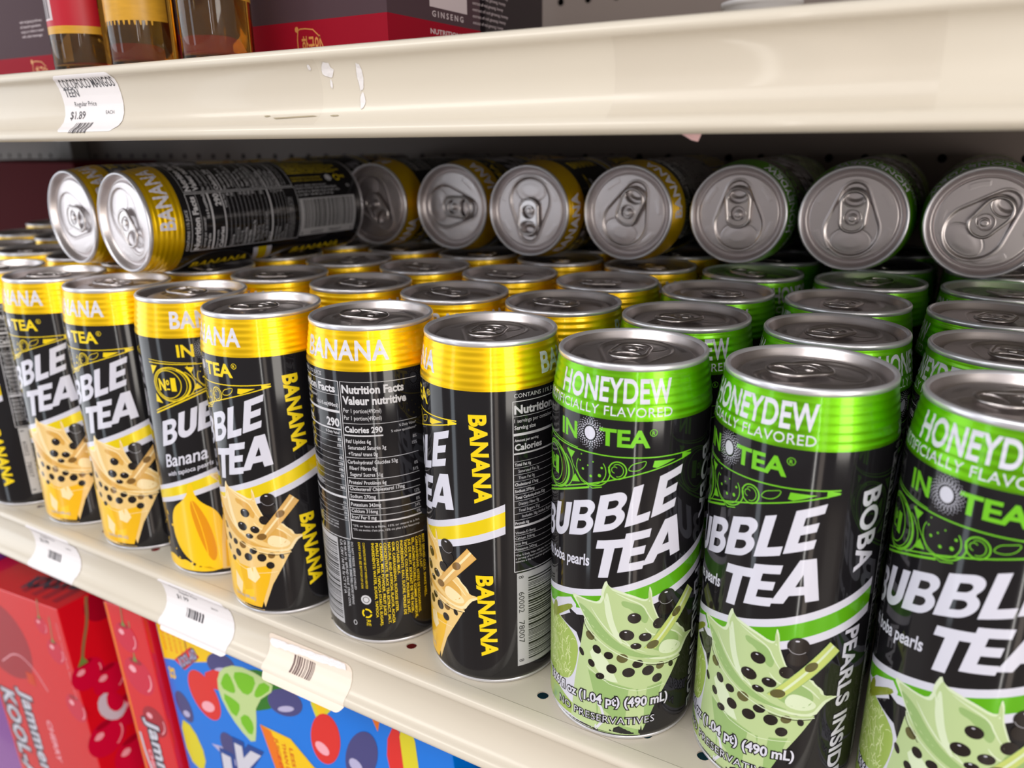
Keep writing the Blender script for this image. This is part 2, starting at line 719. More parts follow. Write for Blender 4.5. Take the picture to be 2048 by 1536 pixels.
def heavy(A, ch, a, z, w, h, e1, e2, m, lay):
    """one heavy capital, sheared and risen along the baseline"""
    w0, out, holes = HEAVY[ch]

    def f(p):
        u, v = p[0] * w / w0, p[1] * h
        return ((a * KX + u * e1[0] + v * e2[0]) / KX, z + u * e1[1] + v * e2[1])
    A.poly([f(p) for p in out], m, lay, [[f(p) for p in q] for q in holes])


BAND = [(-84, 53.8), (-70, 57.0), (-50, 61.2), (-25, 66.4), (0, 71.4), (25, 76.2), (50, 81.4), (75, 87.0), (95, 91.4), (111, 94.8)]


def smooth_pts(pts, it=2, closed=True):
    for _ in range(it):
        q = []
        n = len(pts)
        rng = range(n) if closed else range(n - 1)
        if not closed:
            q.append(pts[0])
        for i in rng:
            a, b = pts[i], pts[(i + 1) % n]
            q.append((a[0] * 0.75 + b[0] * 0.25, a[1] * 0.75 + b[1] * 0.25))
            q.append((a[0] * 0.25 + b[0] * 0.75, a[1] * 0.25 + b[1] * 0.75))
        if not closed:
            q.append(pts[-1])
        pts = q
    return pts


SPLASH = [(-1, 57.6), (-5, 61.5), (-14, 66.8), (-6, 67.0), (3, 66.9), (10, 67.4), (12, 70.5), (12, 73.5), (15, 78.6), (17, 75.6), (22, 74.6),
          (28, 73.6), (35, 72.4), (42, 70.6), (46, 70.9), (45.5, 74.5), (46, 76.8), (48, 73.6), (48.5, 69.3), (51, 65.2), (54.5, 60.4), (62, 56.9),
          (71, 56.2), (74, 53.6), (79, 51.2), (81, 48.0), (93, 46.9), (84, 45.7), (80, 43.0), (76, 39.4), (64, 39.6), (50, 41.4), (33, 44.4), (16, 49.8), (5, 53.8)]
CUP = [(-1, 57.2), (-3, 48.0), (-9, 24.0), (-12, 5.0), (44, 3.0), (56, 20.0), (68, 31.5), (76, 39.6), (64, 39.6), (48, 41.7), (30, 45.0), (14, 50.4)]
PEARLS_IN = [(4, 50.2, 2.0, 2.2), (-3, 40.6, 1.1, 2.0), (9.5, 44.4, 1.8, 2.1), (5.5, 36.8, 1.5, 1.9), (18.5, 42.7, 2.0, 1.8), (28.5, 42.2, 2.4, 2.2),
             (21, 36.4, 2.2, 2.3), (33.5, 35.4, 2.7, 2.3), (40, 39.6, 2.4, 1.9), (48, 36.0, 2.7, 2.4), (57.5, 37.5, 2.0, 1.8), (55.5, 31.5, 2.3, 2.1), (12.5, 31.6, 2.0, 1.6), (67, 36.6, 1.2, 1.7)]
PEARLS_TOP = [(36, 61.8, 2.8, 2.5), (31, 53.6, 3.1, 2.6), (44.5, 52.6, 2.7, 2.1), (38, 48.4, 2.3, 1.5), (69, 62.0, 0.9, 1.2)]


def nutrition(A, y, s):
    """nutrition panels, barcode and small print on the back half of the label"""
    W = 'fine_white'
    # U.S. panel
    L, Rr = 118.5, 181.5
    A.text('CONTAINS 11% JUICE', 119, 143.6, 2.0, W, 1, w=26)
    for p in ([(118, 60), (118, 142)], [(182, 60), (182, 142)]):
        A.stroke(p, 0.35, W, 1)
    A.stroke([(118, 142), (182, 142)], 0.35, W, 1)
    A.text('Nutrition Facts', L + 0.6, 136.4, 3.9, W, 1, w=34, bold=0.035)
    A.stroke([(L, 135.2), (Rr, 135.2)], 0.2, W, 1)
    A.text('1 servings per container', L + 0.6, 132.3, 1.9, W, 1, w=21)
    A.text('Serving size', L + 0.6, 129.2, 1.9, W, 1, w=10.5, bold=0.02)
    A.text('16.6 fl.oz(490ml)', Rr - 0.6, 129.2, 1.9, W, 1, w=15, bold=0.02, align='R')
    A.stroke([(L, 126.9), (Rr, 126.9)], 1.2, W, 1)
    A.text('Amount per serving', L + 0.6, 123.6, 1.3, W, 1, w=12, bold=0.02)
    A.text('Calories', L + 0.6, 119.6, 3.0, W, 1, w=14, bold=0.03)
    A.text('290', Rr - 0.8, 119.4, 4.2, W, 1, w=8, bold=0.035, align='R')
    A.stroke([(L, 118.0), (Rr, 118.0)], 0.75, W, 1)
    A.text('% Daily Value*', Rr - 0.6, 115.6, 1.3, W, 1, w=9.5, bold=0.02, align='R')
    rows = [('Total Fat 6g', '8%', 0, 1), ('Saturated Fat 3g', '15%', 3, 0), ('Trans Fat 0g', '', 3, 0), ('Cholesterol 17mg', '6%', 0, 1), ('Sodium 270mg', '12%', 0, 1),
            ('Total Carbohydrate 53g', '19%', 0, 1), ('Dietary Fiber 0g', '0%', 3, 0), ('Total Sugars 51g', '', 3, 0), ('Includes 38g Added Sugars', '76%', 6, 0), ('Protein 6g', '', 0, 1)]
    z = 112.2
    for n, v, ind, bo in rows:
        A.stroke([(L, z + 2.2), (Rr, z + 2.2)], 0.14, W, 1)
        A.text(n, L + 0.6 + ind, z, 1.45, W, 1, bold=0.02 * bo, xs=0.82)
        if v:
            A.text(v, Rr - 0.6, z, 1.45, W, 1, bold=0.02, align='R', xs=0.85)
        z -= 3.15
    A.stroke([(L, z + 2.0), (Rr, z + 2.0)], 1.1, W, 1)
    z -= 1.6
    for n, v in (('Vitamin D 0mcg', '0%'), ('Calcium 316mg', '25%'), ('Iron 0mg', '0%'), ('Potassium 343mg', '8%')):
        A.text(n, L + 0.6, z, 1.35, W, 1, xs=0.85)
        A.text(v, Rr - 0.6, z, 1.35, W, 1, align='R', xs=0.85)
        A.stroke([(L, z - 0.7), (Rr, z - 0.7)], 0.14, W, 1)
        z -= 2.75
    for i, n in enumerate(('*The % Daily Value tells you how much a nutrient in', 'a serving of food contributes to a daily diet. 2,000', 'calories a day is used for general nutrition advice.')):
        A.text(n, L + 0.6, z - 0.2 - i * 1.6, 1.0, W, 1, w=29)
    A.stroke([(118, 60), (182, 60)], 0.35, W, 1)
    # Canadian panel
    L, Rr = 184.5, 248
    A.stroke([(184, 61), (184, 142), (249, 142)], 0.35, W, 1)
    A.stroke([(184, 61), (249, 61)], 0.35, W, 1)
    A.text('Nutrition Facts', L + 0.8, 136.6, 4.0, W, 1, w=29.5, bold=0.035)
    A.text('Valeur nutritive', L + 0.8, 131.2, 4.0, W, 1, w=30.5, bold=0.035)
    A.text('Per 1 portion(490ml)', L + 1, 127.0, 2.2, W, 1, w=18)
    A.text('Par 1 portion(490ml)', L + 1, 123.4, 2.2, W, 1, w=18)
    A.stroke([(L, 121.6), (Rr, 121.6)], 0.2, W, 1)
    A.text('Calories 290', L + 0.8, 117.2, 3.0, W, 1, w=18.2, bold=0.03)
    A.text('% Daily Value*', Rr - 1, 119.0, 1.3, W, 1, w=9, align='R')
    A.text('% valeur quotidienne*', Rr - 1, 116.6, 1.3, W, 1, w=13, align='R')
    A.stroke([(L, 115.6), (L + 33, 115.6)], 0.7, W, 1)
    rows = [('Fat/ Lipides 6g', '8%', 0, 111.8, 0), ('Saturated/ Satur\u00e9s 3g', '15%', 1.5, 108.6, 0), ('+Trans/ trans 0g', '', 1.5, 105.4, 1), ('Carbohydrate/ Glucides 53g', '', 0, 101.2, 0),
            ('Fiber/ Fibres 0g', '0%', 1.5, 98.0, 0), ('Sugars/ Sucres 51g', '51%', 1.5, 94.8, 1), ('Protein/ Prot\u00e9ines 6g', '', 0, 90.6, 1), ('Cholesterol/ Cholesterol 17mg', '', 0, 87.2, 1),
            ('Sodium 270mg', '12%', 0, 83.2, 2), ('Potassium 343mg', '8%', 0, 78.8, 1), ('Calcium 316mg', '24%', 0, 75.4, 1), ('Iron/ Fer 0 mg', '0%', 0, 72.0, 2)]
    for n, v, ind, z, ln in rows:
        A.text(n, L + 1 + ind, z, 1.95, W, 1, xs=0.80, bold=0.012)
        if v:
            A.text(v, Rr - 1, z, 1.7, W, 1, align='R', xs=0.8)
        if ln:
            A.stroke([(L, z - 1.1), (Rr, z - 1.1)], 0.25 if ln == 1 else 0.8, W, 1)
    for i, n in enumerate(('*5% or less is a little, 15% or more is a lot', '*5% ou moins c\'est peu, 15% ou plus c\'est beaucoup')):
        A.text(n, L + 1, 67.6 - i * 2.1, 1.2, W, 1, w=34)
    # barcode
    A.rect(120, 9, 167, 59, 'barcode_grey', 1)
    A.barcode(130, 11.5, 165.5, 57.5, 'bar_black', 2, seed=5, vert=True, step=0.36)
    A.text('8', 121.5, 57.6, 2.6, 'bar_black', 2, e1=(0, -1), e2=(1, 0))
    A.text('60002', 121.5, 49.0, 3.0, 'bar_black', 2, w=11, e1=(0, -1), e2=(1, 0))
    A.text('78007', 121.5, 33.5, 3.0, 'bar_black', 2, w=12, e1=(0, -1), e2=(1, 0))
    A.text('8', 121.5, 12.6, 2.6, 'bar_black', 2, e1=(0, -1), e2=(1, 0))
    dn = dict(e1=(0, -1), e2=(1, 0))
    A.text('CA CRV / HI ME 5\u00a2 CT VT IA', 170, 58.6, 1.7, W, 1, w=31, **dn)
    A.text('OR MA NY 5\u00a2  REFUND VALUE  STORE COOL', 174.2, 58.6, 1.5, W, 1, w=38, **dn)
    A.text('PRODUCT OF TAIWAN  SHAKE WELL BEFORE OPENING', 178.4, 58.6, 1.4, W, 1, w=36, **dn)
    A.text('DO NOT FREEZE. SERVE CHILLED', 182.2, 58.6, 1.2, W, 1, w=27, **dn)
    A.ell(192.5, 26.5, 2.7, 2.7, W, 1)
    A.ring(192.5, 26.5, 1.6, 1.6, 0.35, 'bar_black', 2)
    A.ring(192.5, 18.6, 2.3, 2.3, 0.9, y, 1, n=8, a0=10, a1=110)
    A.ring(192.5, 18.6, 2.3, 2.3, 0.9, y, 1, n=8, a0=130, a1=230)
    A.ring(192.5, 18.6, 2.3, 2.3, 0.9, y, 1, n=8, a0=250, a1=350)
    A.text('RE', 191.5, 14.8, 2.4, y, 1, w=3.6, **dn)
    A.ring(180, 12.0, 0.9, 1.3, 0.35, W, 1, n=14)
    ing = ['INGREDIENTS: WATER, SUGAR, TAPIOCA', 'PEARLS (WATER, TAPIOCA STARCH, SUGAR),', 'CREAMER, MILK POWDER, FRUIT JUICE', 'CONCENTRATE, BLACK TEA EXTRACT, SALT,',
           'NATURAL AND ARTIFICIAL FLAVOR, ACACIA', 'GUM, CARRAGEENAN, SUCROSE ESTER.', 'CONTAINS: MILK.', 'INGR\u00c9DIENTS: EAU, SUCRE, PERLES DE', 'TAPIOCA, COLORANT, POUDRE DE LAIT,',
           'JUS DE FRUIT, EXTRAIT DE TH\u00c9 NOIR,', 'SEL, AR\u00d4MES NATURELS, GOMME ARABIQUE,', 'CARRAGHENANE, ESTERS DE SACCHAROSE.', 'CONTIENT: LAIT.', 'BEST SERVED COLD. SHAKE WELL.']
    for i, t in enumerate(ing):
        A.text(t, 201 + i * 3.55, 59.0, 1.35, y, 1, w=len(t) * 1.25, bold=0.015, **dn)
    for i, t in enumerate(('EXPIRY DATE: SEE BOTTOM OF CAN', 'CONTENTS MAY BE HOT WHEN HEATED')):
        A.text(t, 189 + i * 4.2, 59.0, 1.2, y, 1, w=26, **dn)


def emblem(A, y):
    # IN (sun) TEA
    A.text('IN', -31.5 + 5, 136.6, 7.0, y, 1, w=9.0, bold=0.028)
    A.text('TEA', 7.2, 136.6, 7.0, y, 1, w=19.6, bold=0.030)
    A.ring(43.6, 142.4, 1.35, 1.35, 0.25, y, 1, n=20)
    A.text('R', 43.6, 141.6, 1.5, y, 1, align='C', bold=0.02)
    A.ell(0, 140.3, 2.35, 2.75, 'print_white', 1, n=28)
    for k, (rr, cnt, sz) in enumerate(((3.35, 22, 0.34), (4.05, 22, 0.30), (4.75, 24, 0.26), (5.4, 24, 0.21), (5.95, 24, 0.15))):
        for i in range(cnt):
            a = 2 * PI * (i + 0.5 * (k % 2)) / cnt
            A.ell(rr * math.cos(a) / KX, 140.3 + rr * 1.08 * math.sin(a), sz, sz, 'print_white', 1, n=5)
    # wedge shaped ornament
    def up(a):
        return 132.9 - 1.2 * math.sin(PI * (a + 60) / 134) * 0.6

    def lo(a):
        t = (a + 60) / 134
        return 104.4 + 27.2 * t + 2.4 * math.sin(PI * t)
    aa = [-60 + 134 * i / 40 for i in range(41)]
    A.stroke([(a, up(a)) for a in aa], 0.5, y, 1)
    A.stroke([(a, lo(a)) for a in aa], 0.5, y, 1)
    A.stroke([(a, lo(a) - 1.5) for a in aa[:19]], 0.8, y, 1)
    A.stroke([(a, up(a) + 1.6 - 0.02 * (a + 60)) for a in aa[:16]], 0.3, y, 1)
    A.poly([(74.5, 131.9), (66, 132.9), (66, 130.0)], y, 1)
    A.ring(-37, 120.8, 11.0, 9.8, 0.55, y, 1, n=48)
    A.ring(-38, 120.8, 9.6, 9.0, 0.35, y, 1, n=48)
    A.ring(-40, 120.8, 7.6, 8.0, 0.45, y, 1, n=48)
    A.ring(-35.5, 120.8, 9.6, 9.0, 0.6, y, 2, n=24, a0=-70, a1=70)
    A.ring(-33, 120.8, 11.0, 8.8, 0.4, y, 3, n=24, a0=-55, a1=55)
    A.text('N', -50.5, 117.4, 6.6, y, 2, w=4.4, bold=0.04)
    A.text('o', -42.2, 120.6, 4.2, y, 2, w=2.2, bold=0.04)
    A.rect(-42.0, 117.6, -38.4, 118.4, y, 2)
    A.text('1', -37.0, 117.4, 7.2, y, 2, w=3.0, bold=0.05)
    A.poly([(-58, 131.2), (-50, 131.2), (-57, 126)], y, 1)
    A.poly([(-57.5, 110), (-49, 109.5), (-56.5, 115)], y, 1)
    A.poly([(-21, 130.8), (-12.5, 130.6), (-16, 127.2)], y, 1)
    A.poly([(-16, 117.2), (-7.5, 118.6), (-12, 121.4)], y, 1)
    A.stroke([(-19, 131.4), (-14, 125), (-6, 119.4), (3, 117.4), (10, 118.8)], 0.35, y, 1)
    A.ring(1, 125.2, 6.6, 6.2, 0.35, y, 2, n=30, a0=150, a1=395)
    A.ring(2.4, 125.0, 7.4, 6.4, 0.45, y, 3, n=26, a0=-110, a1=25)
    for (a, z, r) in ((-6.5, 130.6, 0.3), (-7.5, 127.8, 0.35), (-5, 124.6, 0.55), (1.5, 122.4, 0.6), (8, 123.4, 0.7), (9.5, 126.8, 0.5), (-1, 126.6, 0.35), (3, 128.6, 0.3)):
        A.ell(a, z, r, r, y, 1, n=10)
    A.ring(20.5, 126.6, 3.4, 3.6, 0.5, y, 1, n=30)
    A.ring(20.5, 126.6, 2.3, 2.6, 0.3, y, 1, n=26, a0=-100, a1=130)
    A.ring(18.6, 126.8, 1.2, 1.3, 0.3, y, 1, n=16, a0=40, a1=270)
    lf = [(27.5, 127.4), (30, 129.6), (35, 130.4), (40, 131.2), (38.5, 128.6), (34, 126.9), (29, 126.8)]
    A.stroke(smooth_pts(lf, 2), 0.3, y, 1, closed=True)
    A.poly([(45, 131.0), (60.5, 130.9), (47, 128.0), (44, 128.4)], y, 1)


def make_art(kind):
    hd = kind == 'honeydew'
    y = 'line_green' if hd else 'line_yellow'
    W = 'print_white'
    A = Art(KX)
    emblem(A, y)
    # BUBBLE TEA
    e1, e2 = (1, 0.405), (0.17, 1)
    for ch, a, z, w, h in (('B', -58.6, 82.6, 10.6, 15.6), ('U', -38.2, 88.2, 10.8, 16.0), ('B', -17.4, 93.0, 11.4, 16.4), ('B', 4.2, 98.2, 11.7, 16.8), ('L', 26.6, 102.8, 9.2, 17.3), ('E', 44.4, 107.0, 9.9, 17.4)):
        heavy(A, ch, a, z, w, h, (1, 0.36), e2, W, 2)
    for ch, a, z, w, h in (('T', 2.6, 77.6, 11.3, 17.6), ('E', 22.6, 82.3, 9.9, 17.8), ('A', 39.6, 86.0, 16.6, 18.2)):
        heavy(A, ch, a, z, w, h, (1, 0.24), e2, W, 2 + 0.5 * 'TEA'.index(ch))
    if hd:
        A.text('with boba pearls', -58, 74.6, 5.4, W, 2, w=34, bold=0.02, e1=(1, 0.24), e2=(0.03, 1), res=4)
    else:
        A.text('Banana', -58.5, 69.8, 8.4, W, 2, w=27, bold=0.015, e1=(1, 0.26), e2=(0.12, 1), res=4)
        A.text('with tapioca pearls', -58, 64.0, 3.0, W, 2, w=29, bold=0.012, e1=(1, 0.30), e2=(0.1, 1), res=3)
    # bands
    aa = [-84 + 195 * i / 48 for i in range(49)]
    tot = [(a, lerp_tab(BAND, a)) for a in aa]

    def strip(off0, off1, m, lay):
        for (a, z), (b, w) in zip(tot, tot[1:]):
            k0 = 1 + (a + 84) / 195 * 0.35
            k1 = 1 + (b + 84) / 195 * 0.35
            A.poly([(a, z - off1 * k0), (b, w - off1 * k1), (b, w - off0 * k1), (a, z - off0 * k0)], m, lay)
    strip(0, 2.7, W, 1)
    strip(2.7, 8.0, 'band_green' if hd else 'band_yellow', 1)
    strip(8.0, 10.9, W, 1)
    if hd:
        pale, mid, light, deep = 'tea_pale', 'tea_mid', 'tea_light', 'tea_deep'
        straw, ps = 'straw_green', 'pearl_green'
    else:
        pale, mid, light, deep = 'milk_pale', 'milk_mid', 'milk_light', 'milk_deep'
        straw, ps = 'straw_tan', 'pearl_gold'
    if hd:
        # melon, its white halo and the pale base
        A.poly([(-84, 50), (-70, 54), (-52, 55), (-41, 53), (-32, 58.8), (-14, 64.4), (-9, 62), (-9, 59), (-27, 51), (-2, 48), (-8, 22), (6, 20), (14, 14), (10, 5), (4, 3), (-84, 3)], W, 3)
        mel = smooth_pts([(-84, 46), (-70, 51), (-52, 52), (-37, 51.8), (-25, 50.6), (-14, 48.6), (-6, 44), (-7, 34), (-12, 24.7), (-22, 20.6), (-39, 19), (-60, 19), (-84, 20)], 2)
        A.poly(mel, 'melon_skin', 4)
        A.poly(smooth_pts([(-41, 49.5), (-28, 55.6), (-14, 61.4), (-11.5, 59.8), (-24, 53.6), (-36, 47.6)], 1), 'stem_olive', 5)
        A.poly(smooth_pts([(-42, 49), (-36, 57), (-31, 56), (-33, 50), (-36, 46)], 1), 'stem_olive', 5)
        rr = random.Random(3)
        for i in range(190):
            a, z = rr.uniform(-78, -12), rr.uniform(22, 47)
            d, l = rr.uniform(0, PI), rr.uniform(2.5, 5.5)
            dx, dz = math.cos(d) * l, math.sin(d) * l
            A.stroke([(a, z), (min(-9, a + dx * 0.6), min(49.5, max(20.5, z + dz * 0.5 + 0.6))), (min(-8, a + dx * 1.2), min(50, max(20, z + dz)))], 0.3, 'melon_net', 4.4 + 0.006 * i)
        A.poly([(-84, 19), (-60, 19), (-40, 17), (-14, 12), (-2, 10), (6, 6), (8, 3), (-84, 3)], 'melon_skin', 4)
        A.poly([(-40, 3), (-38, 12), (-26, 14), (-14, 10), (-8, 3)], mid, 4.5)
        A.poly([(-6, 57), (-1, 49), (-4, 44), (-17, 59)], 'can_black', 4)
    else:
        # bananas with splashes on black
        A.poly(smooth_pts([(-36, 60.5), (-31, 61), (-30, 54), (-24, 49), (-10, 44), (-4, 33), (-4, 18), (-8, 4), (-30, 6), (-50, 12), (-62, 22), (-64, 34), (-58, 44), (-44, 50), (-37, 55)], 2), 'fruit_yellow', 3)
        A.poly(smooth_pts([(-34, 52), (-26, 46), (-18, 34), (-14, 16), (-20, 9), (-28, 20), (-34, 34), (-37, 46)], 2), 'fruit_amber', 4)
        A.poly(smooth_pts([(-46, 46), (-41, 42), (-44, 26), (-50, 16), (-54, 22), (-53, 36)], 2), 'milk_gold', 4)
        A.stroke(smooth_pts([(-35, 58), (-34, 50), (-28, 36), (-24, 18), (-26, 8)], 2, False), 0.5, 'milk_gold', 5)
        rr = random.Random(9)
        for i in range(34):
            a = -88 + 62 * rr.random()
            z = 5 + 34 * rr.random() ** 1.6
            if -63 < a < -6 and z > 11:
                continue
            A.ell(a, z, rr.uniform(0.5, 1.7), rr.uniform(0.4, 1.1), 'fruit_yellow', 3 + 0.05 * i, n=9, rot=rr.uniform(0, 3))
        A.poly(smooth_pts([(-90, 8), (-72, 12), (-60, 9), (-50, 11), (-40, 6), (-24, 8), (-12, 4), (-60, 3.4), (-90, 3.4)], 2), 'fruit_yellow', 3)
    # cup
    A.poly(CUP, pale if hd else 'milk_pale', 6)
    if hd:
        A.poly([(3, 33), (20, 30), (40, 27), (60, 29), (56, 20), (44, 3.2), (12, 3.2), (10, 18)], mid, 7)
        A.poly([(34, 27), (48, 28), (44, 6), (32, 8)], pale, 8)
        A.poly([(8, 46), (18, 40), (26, 30), (16, 30), (8, 36), (4, 42)], light, 7)
        A.stroke([(6, 20), (14, 16), (17, 10), (10, 4)], 1.2, W, 8)
    else:
        A.poly([(0, 36), (16, 30), (36, 29), (58, 32), (52, 20), (42, 5), (-8, 6), (-6, 22)], 'milk_deep', 7)
        A.poly([(2, 34), (20, 31), (24, 14), (6, 8), (-2, 14)], 'milk_gold', 8)
        A.poly([(30, 28), (40, 30), (44, 24), (38, 20), (30, 22)], 'milk_light', 8)
        A.poly([(12, 24), (22, 18), (18, 10), (10, 14)], 'milk_light', 9)
        A.poly([(24, 14), (36, 16), (34, 7), (22, 7)], 'milk_gold', 8)
    A.stroke([(2, 34.6), (20, 28.6), (40, 26.2), (62, 27.6)], 0.3, light, 9)
    for i, (a, z, rx, ry) in enumerate(PEARLS_IN):
        m = 'pearl_black' if i % 5 else ps
        A.ell(a, z, rx, ry, m, 10, n=18, rot=0.4)
    # splash
    A.poly(smooth_pts(SPLASH, 1), light, 11)
    cx, cz = 40, 56
    inn = [(cx + (a - cx) * 0.94, cz + (z - cz) * 0.93) for a, z in SPLASH]
    A.poly(smooth_pts(inn, 2), pale, 12)
    A.poly(smooth_pts([(-3, 60.5), (-8, 64.5), (4, 62), (14, 55), (26, 49), (44, 44), (62, 41.6), (40, 42.6), (24, 45.6), (8, 51.6)], 2), mid, 13)
    A.poly(smooth_pts([(16, 74), (19, 66), (22, 58), (30, 48), (22, 52), (16, 60), (14, 68)], 2), light, 13)
    A.poly(smooth_pts([(26, 70), (34, 69), (44, 67), (47, 62), (44, 58), (34, 66), (27, 67)], 2), mid, 13)
    A.poly(smooth_pts([(54, 57), (66, 54), (75, 48), (70, 43), (58, 44), (48, 47), (52, 51)], 2), mid, 13)
    A.poly(smooth_pts([(58, 50), (70, 48), (78, 43.6), (68, 41.5), (54, 44)], 2), light, 14)
    for p in ([(13, 72), (16, 64), (24, 54), (38, 46)], [(22, 73), (30, 71), (42, 68), (46, 63), (52, 58)], [(4, 64), (12, 58), (24, 51), (46, 45)], [(60, 55), (70, 52), (78, 47)], [(44, 57), (48, 54), (56, 52)]):
        A.stroke(smooth_pts(p, 2, False), 0.55, light, 15, taper=True)
    A.stroke(smooth_pts([(-1, 57.6), (0, 54.5), (10, 49.2), (25, 44.0), (45, 39.9), (62, 38.2), (76, 38.6)], 2, False), 0.45, light, 16)
    A.stroke(smooth_pts([(-2, 58.4), (-0.5, 53.6), (9, 48.4)], 2, False), 0.25, 'pearl_black', 16)
    A.stroke(smooth_pts([(46, 39.0), (62, 37.4), (74, 38.0)], 2, False), 0.3, 'pearl_black', 16)
    for (a, z, rx, ry) in PEARLS_TOP:
        A.ell(a, z, rx, ry, 'pearl_black', 17, n=20)
        A.ell(a - 0.8, z + ry * 0.55, 0.55, 0.25, W, 18, n=8)
    # pearls flying and straw
    A.ell(60, 65.0, 3.9, 3.3, 'pearl_black', 16, n=22)
    A.ell(60, 70.2, 4.0, 3.7, 'pearl_black', 17, n=24)
    A.ring(60, 70.2, 3.6, 3.3, 0.16, 'print_silver', 18, n=20, a0=200, a1=320)
    A.ell(59, 72.4, 0.8, 0.35, W, 18, n=8)
    A.ell(54.5, 58.4, 2.7, 2.6, 'pearl_black', 17, n=18)
    A.poly([(80, 72.0), (87.5, 67.6), (53, 46.4), (44, 47.2)], straw, 18)
    A.poly([(82.2, 70.7), (83.6, 69.9), (50.5, 47.2), (48.5, 47.4)], light, 19)
    A.stroke([(80, 72.0), (44, 47.4)], 0.25, mid, 19)
    A.stroke([(87.5, 67.6), (53, 46.4)], 0.3, mid, 19)
    A.ell(69.5, 61.6, 2.6, 1.9, ps, 20, n=16, rot=0.6)
    A.ell(50.5, 48.6, 2.8, 1.9, ps, 20, n=16, rot=0.3)
    # volume line
    if hd:
        def cw(u, v):
            t = u / 61.0
            return u, v + 16.2 + (20.4 - 16.2) * (1 - (1 - t) ** 2) * 1.0
        A.text('16.6 fl oz (1.04 pt) (490 mL)', -42, -1.6, 4.6, 'can_black', 20, w=61.5, bold=0.11, res=2, warp=cw)
        A.text('16.6 fl oz (1.04 pt) (490 mL)', -41.3, -1.6, 4.6, W, 21, w=60.8, bold=0.03, res=4, warp=cw)

        def cw2(u, v):
            t = u / 46.0
            return u, v + 8.4 + 2.2 * t
        A.text('NO PRESERVATIVES', -26.8, -1.0, 3.7, 'can_black', 20, w=46.6, bold=0.075, spc=1.05, warp=cw2)
        A.text('NO PRESERVATIVES', -26.4, -1.0, 3.7, W, 21, w=46.2, bold=-0.008, spc=1.05, warp=cw2)
        A.text('BOBA', 90.5, 131.5, 8.6, W, 2, w=31.5, bold=0.03, e1=(0, -1), e2=(1, 0.12), spc=1.04, res=6)
        A.text('PEARLS INSIDE', 91, 75.8, 6.8, W, 21, w=69, bold=0.03, e1=(0, -1), e2=(1, 0.12), spc=1.04, res=6)
    else:
        A.text('16.6 fl oz (490 mL)', 8, 9.0, 2.2, 'print_silver', 20, w=16, bold=0.02)
        dn = dict(e1=(0.045, -1), e2=(1, 0.02))
        A.text('BANANA', 84.6, 136.6, 7.6, y, 2, w=41.5, bold=0.042, spc=1.05, res=5, **dn)
        A.text('BANANA', 87.2, 59.0, 7.6, y, 21, w=43, bold=0.042, spc=1.05, res=5, **dn)
    nutrition(A, y, 1)
    return A


def make_neck_art(kind):
    A = Art(KX)
    if kind == 'honeydew':
        for a0 in (-29.5, 145):
            A.text('HONEYDEW', a0, 153.9, 9.4, 'print_white', 1, w=49.0, bold=0.024, spc=1.03, res=5)
            A.text('ARTIFICIALLY FLAVORED', a0 - 24, 148.6, 3.8, 'print_white', 1, w=62.5, bold=0.002, spc=1.06, res=3)
    else:
        for a0 in (-30, 145):
            A.text('BANANA', a0, 152.4, 9.2, 'print_white', 1, w=46.5, bold=0.028, spc=1.05, res=5)
    return A


CANZ = [1.9, 2.4, 3.0, 3.8, 4.6, 40, 80, 120, 147.0]
NECKZ = [147.0 + 18.7 * i / 60 for i in range(61)]
MESH = {}
for kind in ('honeydew', 'banana'):
    MESH[kind, 'body'] = wrapped('body_' + kind, make_art(kind), can_wrap, dx=2.2, base=lathe_base(CANZ, 'can_black'))
    MESH[kind, 'neck'] = wrapped('neck_band_' + kind, make_neck_art(kind), can_wrap, dx=2.2, dy=0.5,
                                 base=lathe_base(NECKZ, 'can_neck_green' if kind == 'honeydew' else 'can_neck_yellow'))
MESH['lid'] = make_lid()
MESH['tab'] = make_tab()
MESH['rim'] = lathe('bottom_rim', [(0, 5.0), (26, 3.0), (28.8, 1.6), (29.8, 0.3), (30.6, 0.0), (31.5, 0.3), (32.0, 1.0), (32.0, 1.8), (31.7, 2.3), (30.5, 2.4)], 'rim_aluminium')


def build_can(kind):
    t = empty('drink_can')
    obj('body', MESH[kind, 'body'], t)
    obj('neck_band', MESH[kind, 'neck'], t)
    obj('bottom_rim', MESH['rim'], t)
    lid = obj('lid', MESH['lid'], t)
    obj('pull_tab', MESH['tab'], lid)
    return t


PROTO = {k: build_can(k) for k in ('honeydew', 'banana')}
used = set()


def place_can(kind, loc, label, rot=0.0, tab=0.0, group=None, lying=None):
    """rot turns the printed body, tab turns the lid (degrees); lying = (yaw, roll of body)"""
    src = PROTO[kind]
    if kind not in used:
        used.add(kind)
        r = src
    else:
        r = src.copy()
        COL.objects.link(r)
        for ch in src.children:
            c = ch.copy()
            COL.objects.link(c)
            c.parent = r
            for g in ch.children:
                d = g.copy()
                COL.objects.link(d)
                d.parent = c
    for c in r.children:
        n = c.name.split('.')[0]
        c.rotation_euler = (0, 0, math.radians(tab if n == 'lid' else rot))
    r.location = loc
    if lying is not None:
        # lid towards the viewer: local +z -> -y (yawed)
        r.rotation_euler = Matrix.Rotation(math.radians(lying), 4, 'Z').to_3x3().to_4x4().__matmul__(Matrix.Rotation(PI / 2, 4, 'X')).to_euler()
    tag(r, label, 'can', group)
    return r


